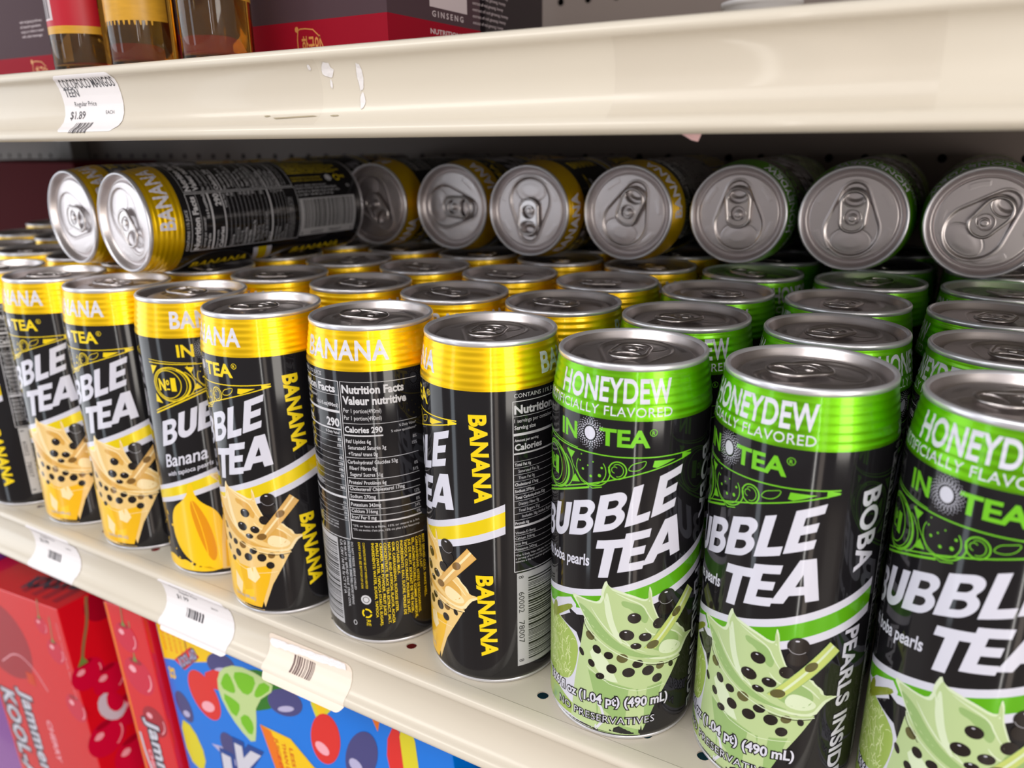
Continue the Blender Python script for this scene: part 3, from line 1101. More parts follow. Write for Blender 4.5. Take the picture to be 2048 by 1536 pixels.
# ------------------------------------------------------------------ shelving
LIP = [(0.0062, 0), (0.004, 0), (0.0015, -0.0002), (-0.0010, -0.0009), (-0.0022, -0.0022), (-0.0024, -0.0036), (-0.0016, -0.0050), (-0.0002, -0.0062),
       (0.0012, -0.0090), (0.0022, -0.0130), (0.0027, -0.0175), (0.0022, -0.0220), (0.0006, -0.0256), (-0.0018, -0.0280), (-0.0042, -0.0294),
       (-0.0056, -0.0310), (-0.0058, -0.0328), (-0.0046, -0.0342), (-0.0024, -0.0348), (0.0004, -0.0345), (0.0014, -0.0330)]


def lip_y(z):
    P = LIP[2:18]
    for (y0, z0), (y1, z1) in zip(P, P[1:]):
        if z1 <= z <= z0:
            t = (z - z0) / (z1 - z0)
            return y0 + (y1 - y0) * t
    return P[0][0] if z > P[0][1] else P[-1][0]


def rail(name, x0, x1, z, key, parent):
    bm = bmesh.new()
    n = 2
    pr = []
    # densify the profile with Catmull-Rom for soft beads
    P = [Vector(p) for p in LIP]
    for i in range(len(P) - 1):
        a, b, c, d = P[max(0, i - 1)], P[i], P[i + 1], P[min(len(P) - 1, i + 2)]
        for k in range(4):
            t = k / 4
            pr.append(0.5 * ((2 * b) + (c - a) * t + (2 * a - 5 * b + 4 * c - d) * t * t + (-a + 3 * b - 3 * c + d) * t ** 3))
    pr.append(P[-1])
    cols = []
    for x in (x0, x1):
        cols.append([bm.verts.new((x, p.x, z + p.y)) for p in pr])
    for i in range(len(pr) - 1):
        bm.faces.new((cols[0][i], cols[0][i + 1], cols[1][i + 1], cols[1][i]))
    me = bpy.data.meshes.new(name)
    bm.to_mesh(me)
    bm.free()
    me.materials.append(MB[key])
    me.polygons.foreach_set('use_smooth', [True] * len(me.polygons))
    o = obj(name, me, parent)
    s = o.modifiers.new('thickness', 'SOLIDIFY')
    s.thickness = 0.0008
    s.offset = -1
    return o


def hole_sheet(name, x0, x1, y0, y1, pitch, r, key, parent, vert=None, rows=1, seg=16, ph=0.0, thick=0.0009):
    """a sheet in xy (or xz when vert = y) with real round holes on a grid"""
    bm = bmesh.new()
    nx = int(round((x1 - x0) / pitch))

    def P(x, y):
        return (x, y, 0) if vert is None else (x, vert, y)
    hy = (y1 - y0) / rows
    for j in range(rows):
        for i in range(nx):
            ax, bx = x0 + i * pitch, x0 + (i + 1) * pitch
            ay, by = y0 + j * hy, y0 + (j + 1) * hy
            cx, cy = (ax + bx) / 2, (ay + by) / 2
            inn, out = [], []
            for k in range(seg):
                a = 2 * PI * (k + 0.5) / seg
                ca, sa = math.cos(a), math.sin(a)
                inn.append(bm.verts.new(P(cx + r * ca, cy + r * sa)))
                s = min((bx - ax) / 2 / max(abs(ca), 1e-6), (by - ay) / 2 / max(abs(sa), 1e-6))
                out.append(bm.verts.new(P(cx + s * ca, cy + s * sa)))
            for k in range(seg):
                l = (k + 1) % seg
                bm.faces.new((inn[k], out[k], out[l], inn[l]))
            # corner triangles
            for (qx, qy) in ((ax, ay), (bx, ay), (bx, by), (ax, by)):
                ds = sorted(range(seg), key=lambda k: (Vector(out[k].co) - Vector(P(qx, qy))).length)[:2]
                c = bm.verts.new(P(qx, qy))
                bm.faces.new((c, out[ds[0]], out[ds[1]]))
    bmesh.ops.remove_doubles(bm, verts=bm.verts, dist=1e-6)
    bmesh.ops.recalc_face_normals(bm, faces=bm.faces)
    me = bpy.data.meshes.new(name)
    bm.to_mesh(me)
    bm.free()
    me.materials.append(MB[key])
    o = obj(name, me, parent)
    s = o.modifiers.new('thickness', 'SOLIDIFY')
    s.thickness = thick
    s.offset = 0
    return o


def box_mesh(name, x0, x1, y0, y1, z0, z1, key, bev=0.0):
    bm = bmesh.new()
    bmesh.ops.create_cube(bm, size=1)
    for v in bm.verts:
        v.co = ((x0 + x1) / 2 + v.co.x * (x1 - x0), (y0 + y1) / 2 + v.co.y * (y1 - y0), (z0 + z1) / 2 + v.co.z * (z1 - z0))
    if bev:
        bmesh.ops.bevel(bm, geom=bm.edges[:], offset=bev, segments=2, affect='EDGES', profile=0.7)
    me = bpy.data.meshes.new(name)
    bm.to_mesh(me)
    bm.free()
    me.materials.append(MB[key])
    return me


X0, X1, YB = -1.75, 0.75, 0.43
ZU = 0.2838
for z, lab in ((0.0, 'cream metal shelf that the cans stand on, with price tags on its front rail'), (ZU, 'cream metal shelf above the cans, carrying bottles and dark red boxes')):
    t = empty('store_shelf', (0, 0, z))
    tag(t, lab, 'shelf', None)
    rail('price_rail', X0, X1, 0.0, 'cream_enamel', t)
    key = 'cream_deck'
    if z == 0.0:
        # perforated front strip: one hole per inch
        o = hole_sheet('hole_strip', -1.7513, 0.75, 0.006, 0.028, 0.0254, 0.0028, key, t, thick=0.0009)
        o.location = (0, 0, -0.00045)
        d = obj('deck', box_mesh('deck', X0, X1, 0.0276, YB, -0.0009, 0.00004, key), t)
    else:
        d = obj('deck', box_mesh('deck', X0, X1, 0.006, YB, -0.0009, 0.0, key), t)
        u = obj('underside_pan', box_mesh('underside_pan', X0, X1, 0.012, YB, -0.0060, -0.0010, 'grey_enamel'), t)
        # pressed stiffening ribs under the pan
        obj('stiffener', box_mesh('stiffener', X0, X1, 0.20, 0.232, -0.0120, -0.0060, 'grey_enamel', 0.002), t)

# perforated back panel
bp = empty('back_panel', (0, 0, 0))
tag(bp, 'grey perforated metal back panel behind the shelves', 'panel')
PT = 0.0265
hs = hole_sheet('perforated_sheet', -1.755, -1.755 + PT * 95, 0.0049, 0.0049 + PT * 20, PT, 0.0032, 'panel_grey', bp, vert=YB + 0.001, rows=20, seg=12)
obj('backing', box_mesh('backing', X0, X1, YB + 0.012, YB + 0.016, -0.02, 0.56, 'hole_dark'), bp)
M('floor_tile', (150, 138, 126), 0.4, noise=0.2, nscale=2.0)
M('wall_paint', (60, 56, 56), 0.7)
struct(obj('wall_back', box_mesh('wall_back', -3.6, 2.8, YB + 0.03, YB + 0.06, -1.05, 2.0, 'wall_paint')))
struct(obj('floor', box_mesh('floor', -3.6, 2.8, -3.2, YB + 0.03, -1.10, -1.05, 'floor_tile')))
post = obj('shelf_upright', box_mesh('shelf_upright', -1.092, -1.064, YB - 0.026, YB - 0.001, 0.0, 0.276, 'grey_enamel', 0.001))
tag(post, 'grey slotted upright between back panels at far left', 'post')


# ------------------------------------------------------------------ standing cans
FRONT = [  # x, y, kind, body rot, tab rot, label
    (-0.5756, 0.0360, 'banana', -69, 120, 'leftmost front banana can, cut by the photo edge, yellow vertical BANANA text facing out'),
    (-0.5090, 0.0386, 'banana', -9, 140, 'front banana can above the leftmost price tag, BUBBLE TEA and cup facing out'),
    (-0.4426, 0.0377, 'banana', -13, 100, 'front banana can left of the whole-fruit can, BUBBLE TEA and cup facing out'),
    (-0.3768, 0.0390, 'banana', 57.7, 95, 'front banana can showing the round number one emblem and whole yellow fruit'),
    (-0.3112, 0.0303, 'banana', -26, 150, 'front banana can pushed forward, straw cup and vertical yellow BANANA facing out'),
    (-0.2445, 0.0381, 'banana', -174, 100, 'front banana can turned so the white nutrition tables face out'),
    (-0.1776, 0.0406, 'banana', -71, 196, 'front banana can left of the first green can, with BANANA twice and barcode'),
    (-0.1083, 0.0377, 'honeydew', -7.0, 188, 'leftmost green honeydew can of the front row, full logo facing out'),
    (-0.0406, 0.0407, 'honeydew', -40.1, 130, 'middle green honeydew front can with vertical BOBA PEARLS INSIDE text'),
    (0.0267, 0.0362, 'honeydew', -34.7, 118, 'rightmost green honeydew can of the front row, cut by the right edge'),
]
for x, y, k, r, tb, lab in FRONT:
    place_can(k, (x, y, 0), lab, r, tb, 'cans standing in the front row')

ROWN = {2: 'second', 3: 'third', 4: 'fourth', 5: 'fifth', 6: 'sixth'}
COLX = {-4: -0.840, -3: -0.773, -2: -0.706, -1: -0.6385, 0: -0.5715, 1: -0.5065, 2: -0.4410, 3: -0.3745, 4: -0.3080, 5: -0.2410, 6: -0.1745, 7: -0.1080, 8: -0.0410, 9: 0.0252}
ROWY = {2: 0.1040, 3: 0.1710, 4: 0.2390, 5: 0.3060, 6: 0.3740}
SPEC = {(7, 2): (0, 150, -0.1075), (8, 2): (70, 155, -0.0410), (6, 2): (-62, 95, -0.1738), (5, 2): (40, 80, -0.2395), (4, 2): (-100, 85, -0.3068), (9, 2): (110, 175, 0.0250),
        (7, 3): (-10, 240, -0.1110), (6, 3): (140, 120, -0.1770), (5, 3): (-20, 100, -0.2428), (8, 3): (120, 165, -0.0448), (9, 3): (-120, 165, 0.0215)}
SHORT = {0: 'the leftmost front can', 1: 'the front can above the leftmost tag', 2: 'the front can below the lying pair', 3: 'the front can with whole fruit', 4: 'the tall straw cup front can',
         5: 'the nutrition table front can', 6: 'the barcode front can', 7: 'the first honeydew front can', 8: 'the BOBA PEARLS front can', 9: 'the rightmost front can'}
rr = random.Random(21)
back = []
for row in (2, 3, 4, 5, 6):
    for c in range(-4, 10):
        if c < 0 and row < {-1: 2, -2: 2, -3: 3, -4: 4}[c]:
            continue
        if c < 1 and row > 5 or c < -1 and row > 4:
            continue
        rot, tb, x = SPEC.get((c, row), (rr.uniform(0, 360), rr.uniform(0, 360), COLX[c]))
        back.append([x, ROWY[row], c, row, rot, tb])
fixed = [(f[0], f[1]) for f in FRONT]
GAP = 0.0658
for _ in range(200):          # nudge touching cans apart; the front row stays put
    for i, a in enumerate(back):
        for fx, fy in fixed:
            d = math.hypot(a[0] - fx, a[1] - fy)
            if d < GAP:
                a[0] += (a[0] - fx) / d * (GAP - d)
                a[1] += (a[1] - fy) / d * (GAP - d)
        for b in back[i + 1:]:
            d = math.hypot(a[0] - b[0], a[1] - b[1])
            if d < GAP:
                ux, uy = (b[0] - a[0]) / d * (GAP - d) / 2, (b[1] - a[1]) / d * (GAP - d) / 2
                a[0] -= ux
                a[1] -= uy
                b[0] += ux
                b[1] += uy
for x, y, c, row, rot, tb in back:
    kind = 'honeydew' if c >= 7 else 'banana'
    if c >= 0:
        lab = '%s can, %s row, straight behind %s' % ('green honeydew' if kind == 'honeydew' else 'yellow banana', ROWN[row], SHORT[c])
    else:
        lab = 'yellow banana can, %s row, %s can%s left of the leftmost front can' % (ROWN[row], {1: 'one', 2: 'two', 3: 'three', 4: 'four'}[-c], '' if c == -1 else 's')
    place_can(kind, (x, y, 0), lab, rot, tb, 'cans standing in the rows behind')

# ------------------------------------------------------------------ cans lying on top
TOPZ = 0.1684 + 0.0329
LY = [  # lid x, lid y, kind, yaw, body rot, tab rot, label
    (-0.5100, 0.0560, 'banana', -6, 150, 262, 'banana can lying on top at far left, half hidden by the lying can beside it'),
    (-0.4440, 0.0480, 'banana', -7, -62, 215, 'banana can lying on top at left, nutrition table and barcode side showing'),
    (-0.3880, 0.2170, 'banana', 2, 20, 215, 'leftmost of the cans lying lid forward at the back, dull rounded lid'),
    (-0.3200, 0.2210, 'banana', 0, 110, 268, 'lying can with dented left rim and sideways tab, second of the back row'),
    (-0.2540, 0.2150, 'banana', 0, 60, 178, 'lying banana can with its tab pointing down, beside the dented one'),
    (-0.1880, 0.2270, 'banana', 0, -60, -22, 'rightmost lying banana can, tab tilted to the upper right'),
    (-0.1215, 0.2440, 'honeydew', 0, 100, 3, 'leftmost lying honeydew can, tab straight up, green edge dark'),
    (-0.0555, 0.2450, 'honeydew', 0, 150, 0, 'second lying honeydew can, tab straight up, dotted pattern at right'),
    (0.0110, 0.2480, 'honeydew', 0, 190, -40, 'rightmost lying honeydew can, tab tilted, cut by the photo edge'),
    (-0.5080, 0.2420, 'banana', 0, 80, 30, 'lying banana can behind the far left lying can, mostly hidden'),
]
for x, y, k, yaw, r, tb, lab in LY:
    t = math.radians(yaw)
    # base centre = lid centre + 0.168 along the axis away from the viewer
    ax = Vector((math.sin(t), -math.cos(t), 0))      # direction of the can's +z
    b = Vector((x, y, TOPZ)) - ax * 0.168
    o = place_can(k, tuple(b), lab, r, tb, 'cans lying on top of the standing cans', lying=yaw)


# ------------------------------------------------------------------ price tags and marks on the rails
def rail_wrap(xc, z0, offs=0.25, flare=0.0, ztop=-0.003, tilt=0.0):
    """x, y in mm; y measured down (negative) from the shelf top"""
    def yy(z):
        v = lip_y(z)
        # stiff paper bridges the tight hollow and does not follow the beads
        if flare and z < -0.024:
            q = (-0.024 - z) / 0.011
            return min(v, 0.0012 - flare * q * q) - 0.0
        if z > -0.006:
            return min(v, -0.0004)
        return v

    def f(x, y, h):
        z = y * 0.001
        zz = z + tilt * x * 0.001
        yv = yy(zz)
        d = (yy(zz + 0.0005) - yy(zz - 0.0005)) / 0.001
        no = Vector((0, -1, d)).normalized()
        return Vector((xc + x * 0.001, yv, z0 + zz)) + no * ((h + offs) * 0.001), no
    return f


def rounded(w, y0, y1, r=4, n=6):
    P = []
    for (cx, cy, a0) in ((w / 2 - r, y1 - r, 0), (-w / 2 + r, y1 - r, 90), (-w / 2 + r, y0 + r, 180), (w / 2 - r, y0 + r, 270)):
        for i in range(n + 1):
            a = math.radians(a0 + 90 * i / n)
            P.append((cx + r * math.cos(a), cy + r * math.sin(a)))
    return P


def price_tag(xc, z0, w, y0, y1, label, fn, key='paper_white', flare=0.0, tilt=0.0):
    A = Art(1.0)
    A.poly(rounded(w, y0, y1), key, 0)
    fn(A)
    me = wrapped('price_tag', A, rail_wrap(xc, z0, 0.25, flare, tilt=tilt), dx=8, dy=0.25, lay0=0.0, lay_h=0.09)
    o = obj('price_tag', me)
    tag(o, label, 'price tag')
    return o


def up_tag(A):
    K = 'ink_dark'
    A.text('COCOFOCO MANGOS', -21, -9.6, 4.6, K, 1, w=43, bold=0.01)
    A.text('TEEN', -20.5, -13.4, 4.0, K, 1.6, w=11.5, bold=0.01)
    A.text('Regular Price', -15, -18.0, 2.4, K, 1, w=18)
    A.text('$1.89', -19, -24.2, 4.0, K, 1, w=12.5, bold=0.01)
    A.text('EACH', 10, -22.2, 1.8, K, 1, w=6.5)
    A.barcode(-12, -31, 4, -26.2, K, 1, seed=4, step=0.45)


def lo_tag(price):
    def f(A):
        K = 'ink_dark'
        A.text('BUBBLE TEA', -19, -6.8, 2.6, K, 1, w=22)
        A.text('Regular Price', -15, -10.6, 2.0, K, 1, w=16)
        A.text(price, -19, -15.6, 3.2, K, 1, w=10.5, bold=0.01)
        A.text('EACH', 12, -13.6, 1.6, K, 1, w=5.5)
        A.barcode(-11, -25.5, 5, -20, K, 1, seed=8, step=0.5)
    return f


price_tag(-0.3840, ZU, 48, -30.5, -3.5, 'white mango drink price tag on the upper rail, printed $1.89', up_tag)
price_tag(-0.5060, 0.0, 53, -34.4, -2.2, 'white price tag on the lower rail, leftmost, under the front banana cans', lo_tag('$2.99'), flare=0.0045)
price_tag(-0.3620, 0.0, 60, -35.5, -2.4, 'white price tag on the lower rail with a curled lower edge, middle one', lo_tag('$1.99'), flare=0.0075)


def torn_tag(A):
    A.barcode(-11, -29, 6, -21, 'ink_brown', 1, seed=12, step=0.45)


tt = price_tag(-0.2735, 0.0, 60, -36.5, -12.5, 'cream price tag with torn white top strip and barcode, right of the other tags', torn_tag, key='paper_cream', flare=0.0075)
# torn white fibre strip (part of the tag)
A = Art(1.0)
rr = random.Random(5)
up = [(-29 + 54 * i / 26, -14.2 + rr.uniform(-0.5, 0.5)) for i in range(27)]
dn_ = [(-29 + 54 * i / 26, -19.4 + rr.uniform(-0.5, 0.5)) for i in range(27)]
A.poly([(-30.5, -16.8)] + up + [(25.5, -16.6)] + dn_[::-1], 'paper_torn', 0)
me = wrapped('torn_strip', A, rail_wrap(-0.2725, 0.0, 0.6, 0.0075, tilt=0.07), dx=3, dy=0.25, lay0=0.0)
o = obj('torn_strip', me, tt)
o['label'] = 'torn white paper strip'

# clear plastic label strips in the upper rail channel
for xc, w, lab in ((-0.4310, 400, 'clear plastic label strip clipped in the upper rail, left end'), (-0.0575, 94, 'clear plastic label strip with peeling film at the right of the upper rail')):
    A = Art(1.0)
    A.poly([(-w / 2, -30), (w / 2, -30), (w / 2, -4.6), (-w / 2, -4.6)], 'clear_film', 0)
    me = wrapped('label_strip', A, rail_wrap(xc, ZU, 0.7), dx=20, dy=1.2, lay0=0.0)
    tag(obj('label_strip', me), lab, 'label strip')

# adhesive residue and scuffs are marks on the upper rail: thin scraps of old glue
def mark(name, xc, z0, polys, key, label, cat):
    A = Art(1.0)
    for i, p in enumerate(polys):
        A.poly(p, key, 0)
    me = wrapped(name, A, rail_wrap(xc, z0, 0.18), dx=4, dy=1.2, lay0=0.0)
    tag(obj(name, me), label, cat)


rr = random.Random(11)


def blob(cx, cy, rx, ry, n=14, j=0.35, seed=0):
    r = random.Random(seed)
    return [(cx + rx * math.cos(2 * PI * i / n) * r.uniform(1 - j, 1), cy + ry * math.sin(2 * PI * i / n) * r.uniform(1 - j, 1)) for i in range(n)]


mark('glue_residue', -0.2270, ZU, [blob(0, -9, 3.4, 3.6, seed=2), blob(-9, -7.6, 1.0, 1.4, seed=3), blob(0.6, -14, 0.8, 2.0, seed=4)], 'residue', 'white patch of old sticker glue near the top of the upper rail', 'residue')
mark('glue_residue', -0.2112, ZU, [blob(0, -12.5, 1.8, 6.4, seed=5), blob(0.3, -21, 1.5, 3.6, seed=6)], 'residue', 'long vertical streak of peeled sticker residue on the upper rail', 'residue')
mark('scuff_mark', -0.2460, ZU, [[(-12, -26.4), (10, -25.9), (13, -26.3), (-10, -26.9)], blob(-16, -25.6, 2.2, 0.4, seed=9), blob(22, -26.2, 2.6, 0.3, seed=10)], 'scuff', 'faint brown scuffs along the bottom of the upper rail', 'scuff')
A = Art(1.0)
A.poly([(-6, 0), (6, 0.6), (3.6, -4.6), (1.5, -4.2)], 'pink_paper', 0)
me = wrapped('paper_scrap', A, plane_wrap((-0.0800, 0.0035, ZU - 0.0325), (1, 0, 0), (0, -0.1, 1), (0, -1, 0)))
o = obj('paper_scrap', me)
s = o.modifiers.new('thickness', 'SOLIDIFY')
s.thickness = 0.0002
tag(o, 'small pink scrap of paper hanging under the upper rail', 'paper')

# ------------------------------------------------------------------ goods on the upper shelf
M('box_slate', (74, 56, 62), 0.55, spec=0.15)
M('box_slate_side', (50, 30, 36), 0.34, coat=0.25)
M('box_crimson', (142, 12, 34), 0.55, spec=0.12)
M('box_gold', (198, 140, 78), 0.35, metal=0.2)
M('box_print', (196, 182, 186), 0.4)


def carton(x0, x1, y0, y1, z0, h, band, label, seed=0, tx=0.3, front=None):
    t = empty('drink_carton', ((x0 + x1) / 2, (y0 + y1) / 2, z0))
    tag(t, label, 'box', 'dark red drink cartons on the upper shelf')
    w, d = x1 - x0, y1 - y0
    A = Art(1.0)
    W, H = w * 1000, h * 1000
    A.rect(-W / 2, 0, W / 2, band, 'box_crimson', 0)
    cx = -W / 2 + W * tx
    # gold emblem
    A.stroke(smooth_pts([(cx - 9, band * 0.15), (cx - 9, band * 0.80), (cx - 6, band * 0.86), (cx + 5, band * 0.80), (cx + 10, band * 0.3)], 1, False), 0.6, 'box_gold', 1)
    A.ell(cx - 9, band * 0.84, 1.3, 1.5, 'box_gold', 2, n=10)
    A.text('\ud55c\uad6d\uc778', cx - 6, band * 0.30, band * 0.34, 'box_gold', 1, w=13, bold=0.02)
    for i, s in enumerate(('with red ginseng and honey', 'all natural ingredients', 'enjoy as a drink or mixed', 'with other beverages')):
        A.text(s, cx - 15, band + 21 - i * 3.0, 1.6, 'box_print', 1, w=26 - 2 * (i % 2), bold=0.015)
    base = box_mesh('carton_body', -w / 2, w / 2, -d / 2, d / 2, 0, h, 'box_slate', 0.0006)
    obj('carton_body', base, t)
    me = wrapped('front_print', A, plane_wrap((0, -d / 2, 0), (1, 0, 0), (0, 0, 1), (0, -1, 0)))
    obj('front_print', me, t)
    B = Art(1.0)
    D = d * 1000
    B.rect(-D / 2, 0, D / 2, band, 'box_crimson', 0)
    B.rect(-D / 2 + 36, band + 7, -D / 2 + 72, band + 22, 'box_print', 1)
    B.text('G I N S E N G', -D / 2 + 38, band + 2.5, 3.0, 'box_print', 1, w=30, bold=0.02)
    B.text('NUTRITION FACTS', -D / 2 + 36, band - 6, 2.6, 'box_print', 1, w=46, bold=0.02)
    B.text('total 100 g sugar', -D / 2 + 36, band - 10, 2.2, 'box_print', 1, w=30)
    for i in range(6):
        B.text('extract of red ginseng, honey', -D / 2 + 78, band + 20 - i * 3.4, 1.8, 'box_print', 1, w=40 - 3 * (i % 3))
    me = wrapped('side_print', B, plane_wrap((w / 2, 0, 0), (0, 1, 0), (0, 0, 1), (1, 0, 0)))
    obj('side_print', me, t)
    return t


carton(-0.455, -0.2575, 0.080, 0.166, ZU, 0.16, 23.6, 'dark grey and crimson carton behind the bottles, on the upper shelf at centre', tx=0.74)
carton(-0.735, -0.536, 0.085, 0.240, ZU, 0.16, 21.0, 'dark grey and crimson carton left of the bottles on the upper shelf', tx=0.87)
# dark carton behind
M('box_dark', (44, 36, 40), 0.4)
o = obj('dark_carton', box_mesh('dark_carton', -0.40, -0.287, 0.220, 0.30, ZU, ZU + 0.14, 'box_dark', 0.001))
tag(o, 'dark carton at the back of the upper shelf beside the perforated panel', 'box')
# maroon carton at the far left of the can shelf
M('box_maroon', (84, 14, 24), 0.75, spec=0.15)
o = obj('maroon_carton', box_mesh('maroon_carton', -1.18, -0.895, 0.300, 0.41, 0.0, 0.226, 'box_maroon', 0.001))
tag(o, 'maroon carton at the far left behind the standing cans', 'box')
M('white_plastic', (206, 204, 206), 0.4)
o = obj('plastic_tub', lathe('plastic_tub', [(0, 0), (20, 0), (21.5, 0.8), (25, 46), (26.5, 46.5), (26.5, 49), (24, 49.5), (0, 50)], 'white_plastic', seg=64))
o.location = (-0.137, 0.330, ZU)
tag(o, 'white plastic tub standing at the back of the upper shelf', 'tub')

# glass bottles
M('bottle_glass', (250, 246, 240), 0.03, trans=1.0, ior=1.48)
M('amber_drink', (250, 196, 80), 0.02, trans=1.0, ior=1.34)
M('label_red', (176, 20, 40), 0.4)
M('label_gold', (214, 160, 48), 0.35, noise=0.3, nscale=120, stretch=(1, 1, 4))
M('cap_gold', (214, 170, 90), 0.3, metal=0.9)


def bottle(x, y, lab, gold, rot, up=0):
    t = empty('glass_bottle', (x, y, ZU + 0.0002))
    tag(t, lab, 'bottle', 'glass drink bottles on the upper shelf')
    R = 17.8
    outp = [(0, 1.6), (R - 7, 1.0), (R - 4, 0.0), (R - 1.4, 0.6), (R, 3.0), (R, 96), (R - 1.5, 106), (R - 5, 118), (11, 128), (10.5, 150), (12, 151), (12, 156), (9.9, 156.5)]
    inp = [(9, 156), (8.8, 129), (R - 7.4, 118), (R - 4, 106), (R - 2.6, 96), (R - 2.6, 8), (R - 6, 5.5), (0, 6.5)]
    obj('glass', lathe('glass', outp + inp, 'bottle_glass', seg=64), t)
    obj('drink', lathe('drink', [(0, 6.3), (R - 5.9, 5.3), (R - 2.45, 7.9), (R - 2.45, 95.5), (R - 4.3, 105.5), (R - 7.7, 117.5), (0, 117.5)], 'amber_drink', seg=64), t)
    obj('cap', lathe('cap', [(0, 164), (12.5, 164), (13.1, 163), (13.1, 151.5), (12.3, 151.5)], 'cap_gold', seg=48), t)
    A = Art(R * PI / 180)
    if gold:
        A.rect(-95, 25, 95, 62, 'label_gold', 0)
        for i in range(16):
            A.ell(-70 + i * 9, 24.4, 0.6, 1.8, 'label_gold', 0, n=6)
    else:
        A.rect(-95, 26 + up, 95, 70, 'label_red', 0)
        A.rect(-95, 22.0 + up, 95, 26 + up, 'label_gold', 0)
        A.rect(-30, 29 + up, 12, 41 + up, 'box_print', 1)
        A.barcode(-27, 30 + up, 9, 40 + up, 'ink_dark', 2, seed=3, step=0.4)

    def w(xx, yy, h):
        a = xx / R
        n = Vector((math.sin(a), -math.cos(a), 0))
        return Vector(((R + h) * n.x, (R + h) * n.y, yy)) * 0.001, n
    l = obj('label', wrapped('label', A, w, dx=1.6), t)
    l.rotation_euler = (0, 0, math.radians(rot))


bottle(-0.4530, 0.049, 'left glass bottle of amber drink with red barcode label', False, -8)
bottle(-0.4020, 0.050, 'middle glass bottle of amber drink with gold label', True, 5)
bottle(-0.3440, 0.050, 'right glass bottle of amber drink, red label edge just visible', False, 60, 9)


# ------------------------------------------------------------------ boxes on the shelf below
M('red_box', (222, 16, 34), 0.22, coat=0.6)
M('red_deep', (168, 6, 40), 0.25, coat=0.6)
M('cherry_red', (212, 10, 60), 0.22, coat=0.6)
M('cherry_hi', (250, 176, 190), 0.25, coat=0.5)
M('stem_tan', (150, 120, 80), 0.3, coat=0.5)
M('stem_green', (110, 150, 70), 0.3, coat=0.5)
M('blue_box', (0, 122, 232), 0.22, coat=0.6)
M('blue_deep', (16, 66, 150), 0.22, coat=0.6)
M('grape_blue', (70, 70, 130), 0.2, coat=0.6)
M('grape_hi', (188, 184, 222), 0.25, coat=0.5)
M('lime_rind', (196, 220, 150), 0.3, coat=0.5)
M('lime_flesh', (120, 196, 24), 0.3, coat=0.5)
M('lime_green', (38, 118, 22), 0.3, coat=0.5)
M('lemon', (226, 214, 40), 0.3, coat=0.5)
M('berry_red', (226, 44, 40), 0.2, coat=0.6)
M('badge_yellow', (250, 204, 6), 0.3, coat=0.4)
M('badge_orange', (240, 120, 10), 0.3, coat=0.4)
M('text_red', (214, 60, 10), 0.3, coat=0.4)
M('text_dark', (60, 62, 80), 0.3, coat=0.4)
M('purple_box', (132, 60, 160), 0.25, coat=0.5)
M('teal_box', (10, 110, 140), 0.25, coat=0.5)


def snack_box(name, xr, ztop, w, d, h, y0, lean, key, front, side, top, label, group='juice pouch boxes on the shelf below'):
    """origin at the front top right corner; leans about the y axis"""
    zb = ztop - h
    t = empty(name, (xr, y0, ztop), (0, math.radians(lean), 0))
    tag(t, label, 'box', group)
    obj('carton_body', box_mesh('carton_body', -w, 0, 0, d, -h, 0, key, 0.0008), t)
    for nm, fn, org, ex, ey, nz in (('front_print', front, (0, 0, 0), (1, 0, 0), (0, 0, 1), (0, -1, 0)), ('side_print', side, (0, 0, 0), (0, 1, 0), (0, 0, 1), (1, 0, 0)),
                                    ('top_print', top, (0, 0, 0), (1, 0, 0), (0, 1, 0), (0, 0, 1))):
        if fn:
            A = Art(1.0)
            fn(A)
            obj(nm, wrapped(nm, A, plane_wrap(org, ex, ey, nz), lay0=0.05, lay_h=0.03), t)
    return t


def cherry(A, x, y, r, lay=0, m='cherry_red', stem=True, hi=True):
    A.ell(x, y, r, r * 0.95, m, lay, n=28)
    A.ell(x, y + r * 0.75, r * 0.45, r * 0.16, 'red_deep', lay + 1, n=16)
    if hi:
        A.poly(blob(x - r * 0.35, y + r * 0.3, r * 0.28, r * 0.2, 10, 0.2, 1), 'cherry_hi', lay + 1)
        A.ring(x, y, r * 0.8, r * 0.76, r * 0.07, 'cherry_hi', lay + 1, n=12, a0=-60, a1=20)
    if stem:
        A.stroke(smooth_pts([(x, y + r * 0.8), (x + 1, y + r * 1.5), (x + 4, y + r * 2.8)], 2, False), 1.5, 'stem_tan', lay + 2)
        A.poly([(x - 2.4, y + r * 0.75), (x + 2.2, y + r * 0.75), (x + 0.4, y + r * 1.15)], 'stem_green', lay + 3)


dnw = dict(e1=(0.0, -1), e2=(1, 0.0))


def b1_front(A):
    A.rect(-146, -210, -1, -1, 'red_box', 0)
    cherry(A, -20, -44, 12, 1, stem=True)
    cherry(A, -32, -22, 9, 1)
    cherry(A, -12, -96, 14, 1, stem=False)
    A.poly(smooth_pts([(-150, -30), (-120, -12), (-80, -20), (-60, -48), (-70, -84), (-110, -96), (-150, -80)], 2), 'red_deep', 1)
    A.stroke(smooth_pts([(-120, -80), (-90, -62), (-66, -72), (-52, -92)], 2, False), 1.2, 'cherry_hi', 4)
    for t, x, y, h, w in (('KOOL-AID', -138, -112, 22, 125), ('Jammers', -104, -104, 19, 100)):
        A.text(t, x - 0.8, y + 1.5, h, 'text_dark', 5, w=w + 3, bold=0.10, spc=1.08, **dnw)
        A.text(t, x, y, h, 'print_white', 6, w=w, bold=0.03, spc=1.08, **dnw)
    A.text('CHERRY', -70, -126, 8, 'cherry_hi', 5, w=44, bold=0.03, **dnw)
    A.text('naturally and artificially flavored drink', -8, -14, 2.0, 'cherry_hi', 5, w=72, **dnw)
    A.rect(-82, -92, -70, -80, 'text_red', 5)


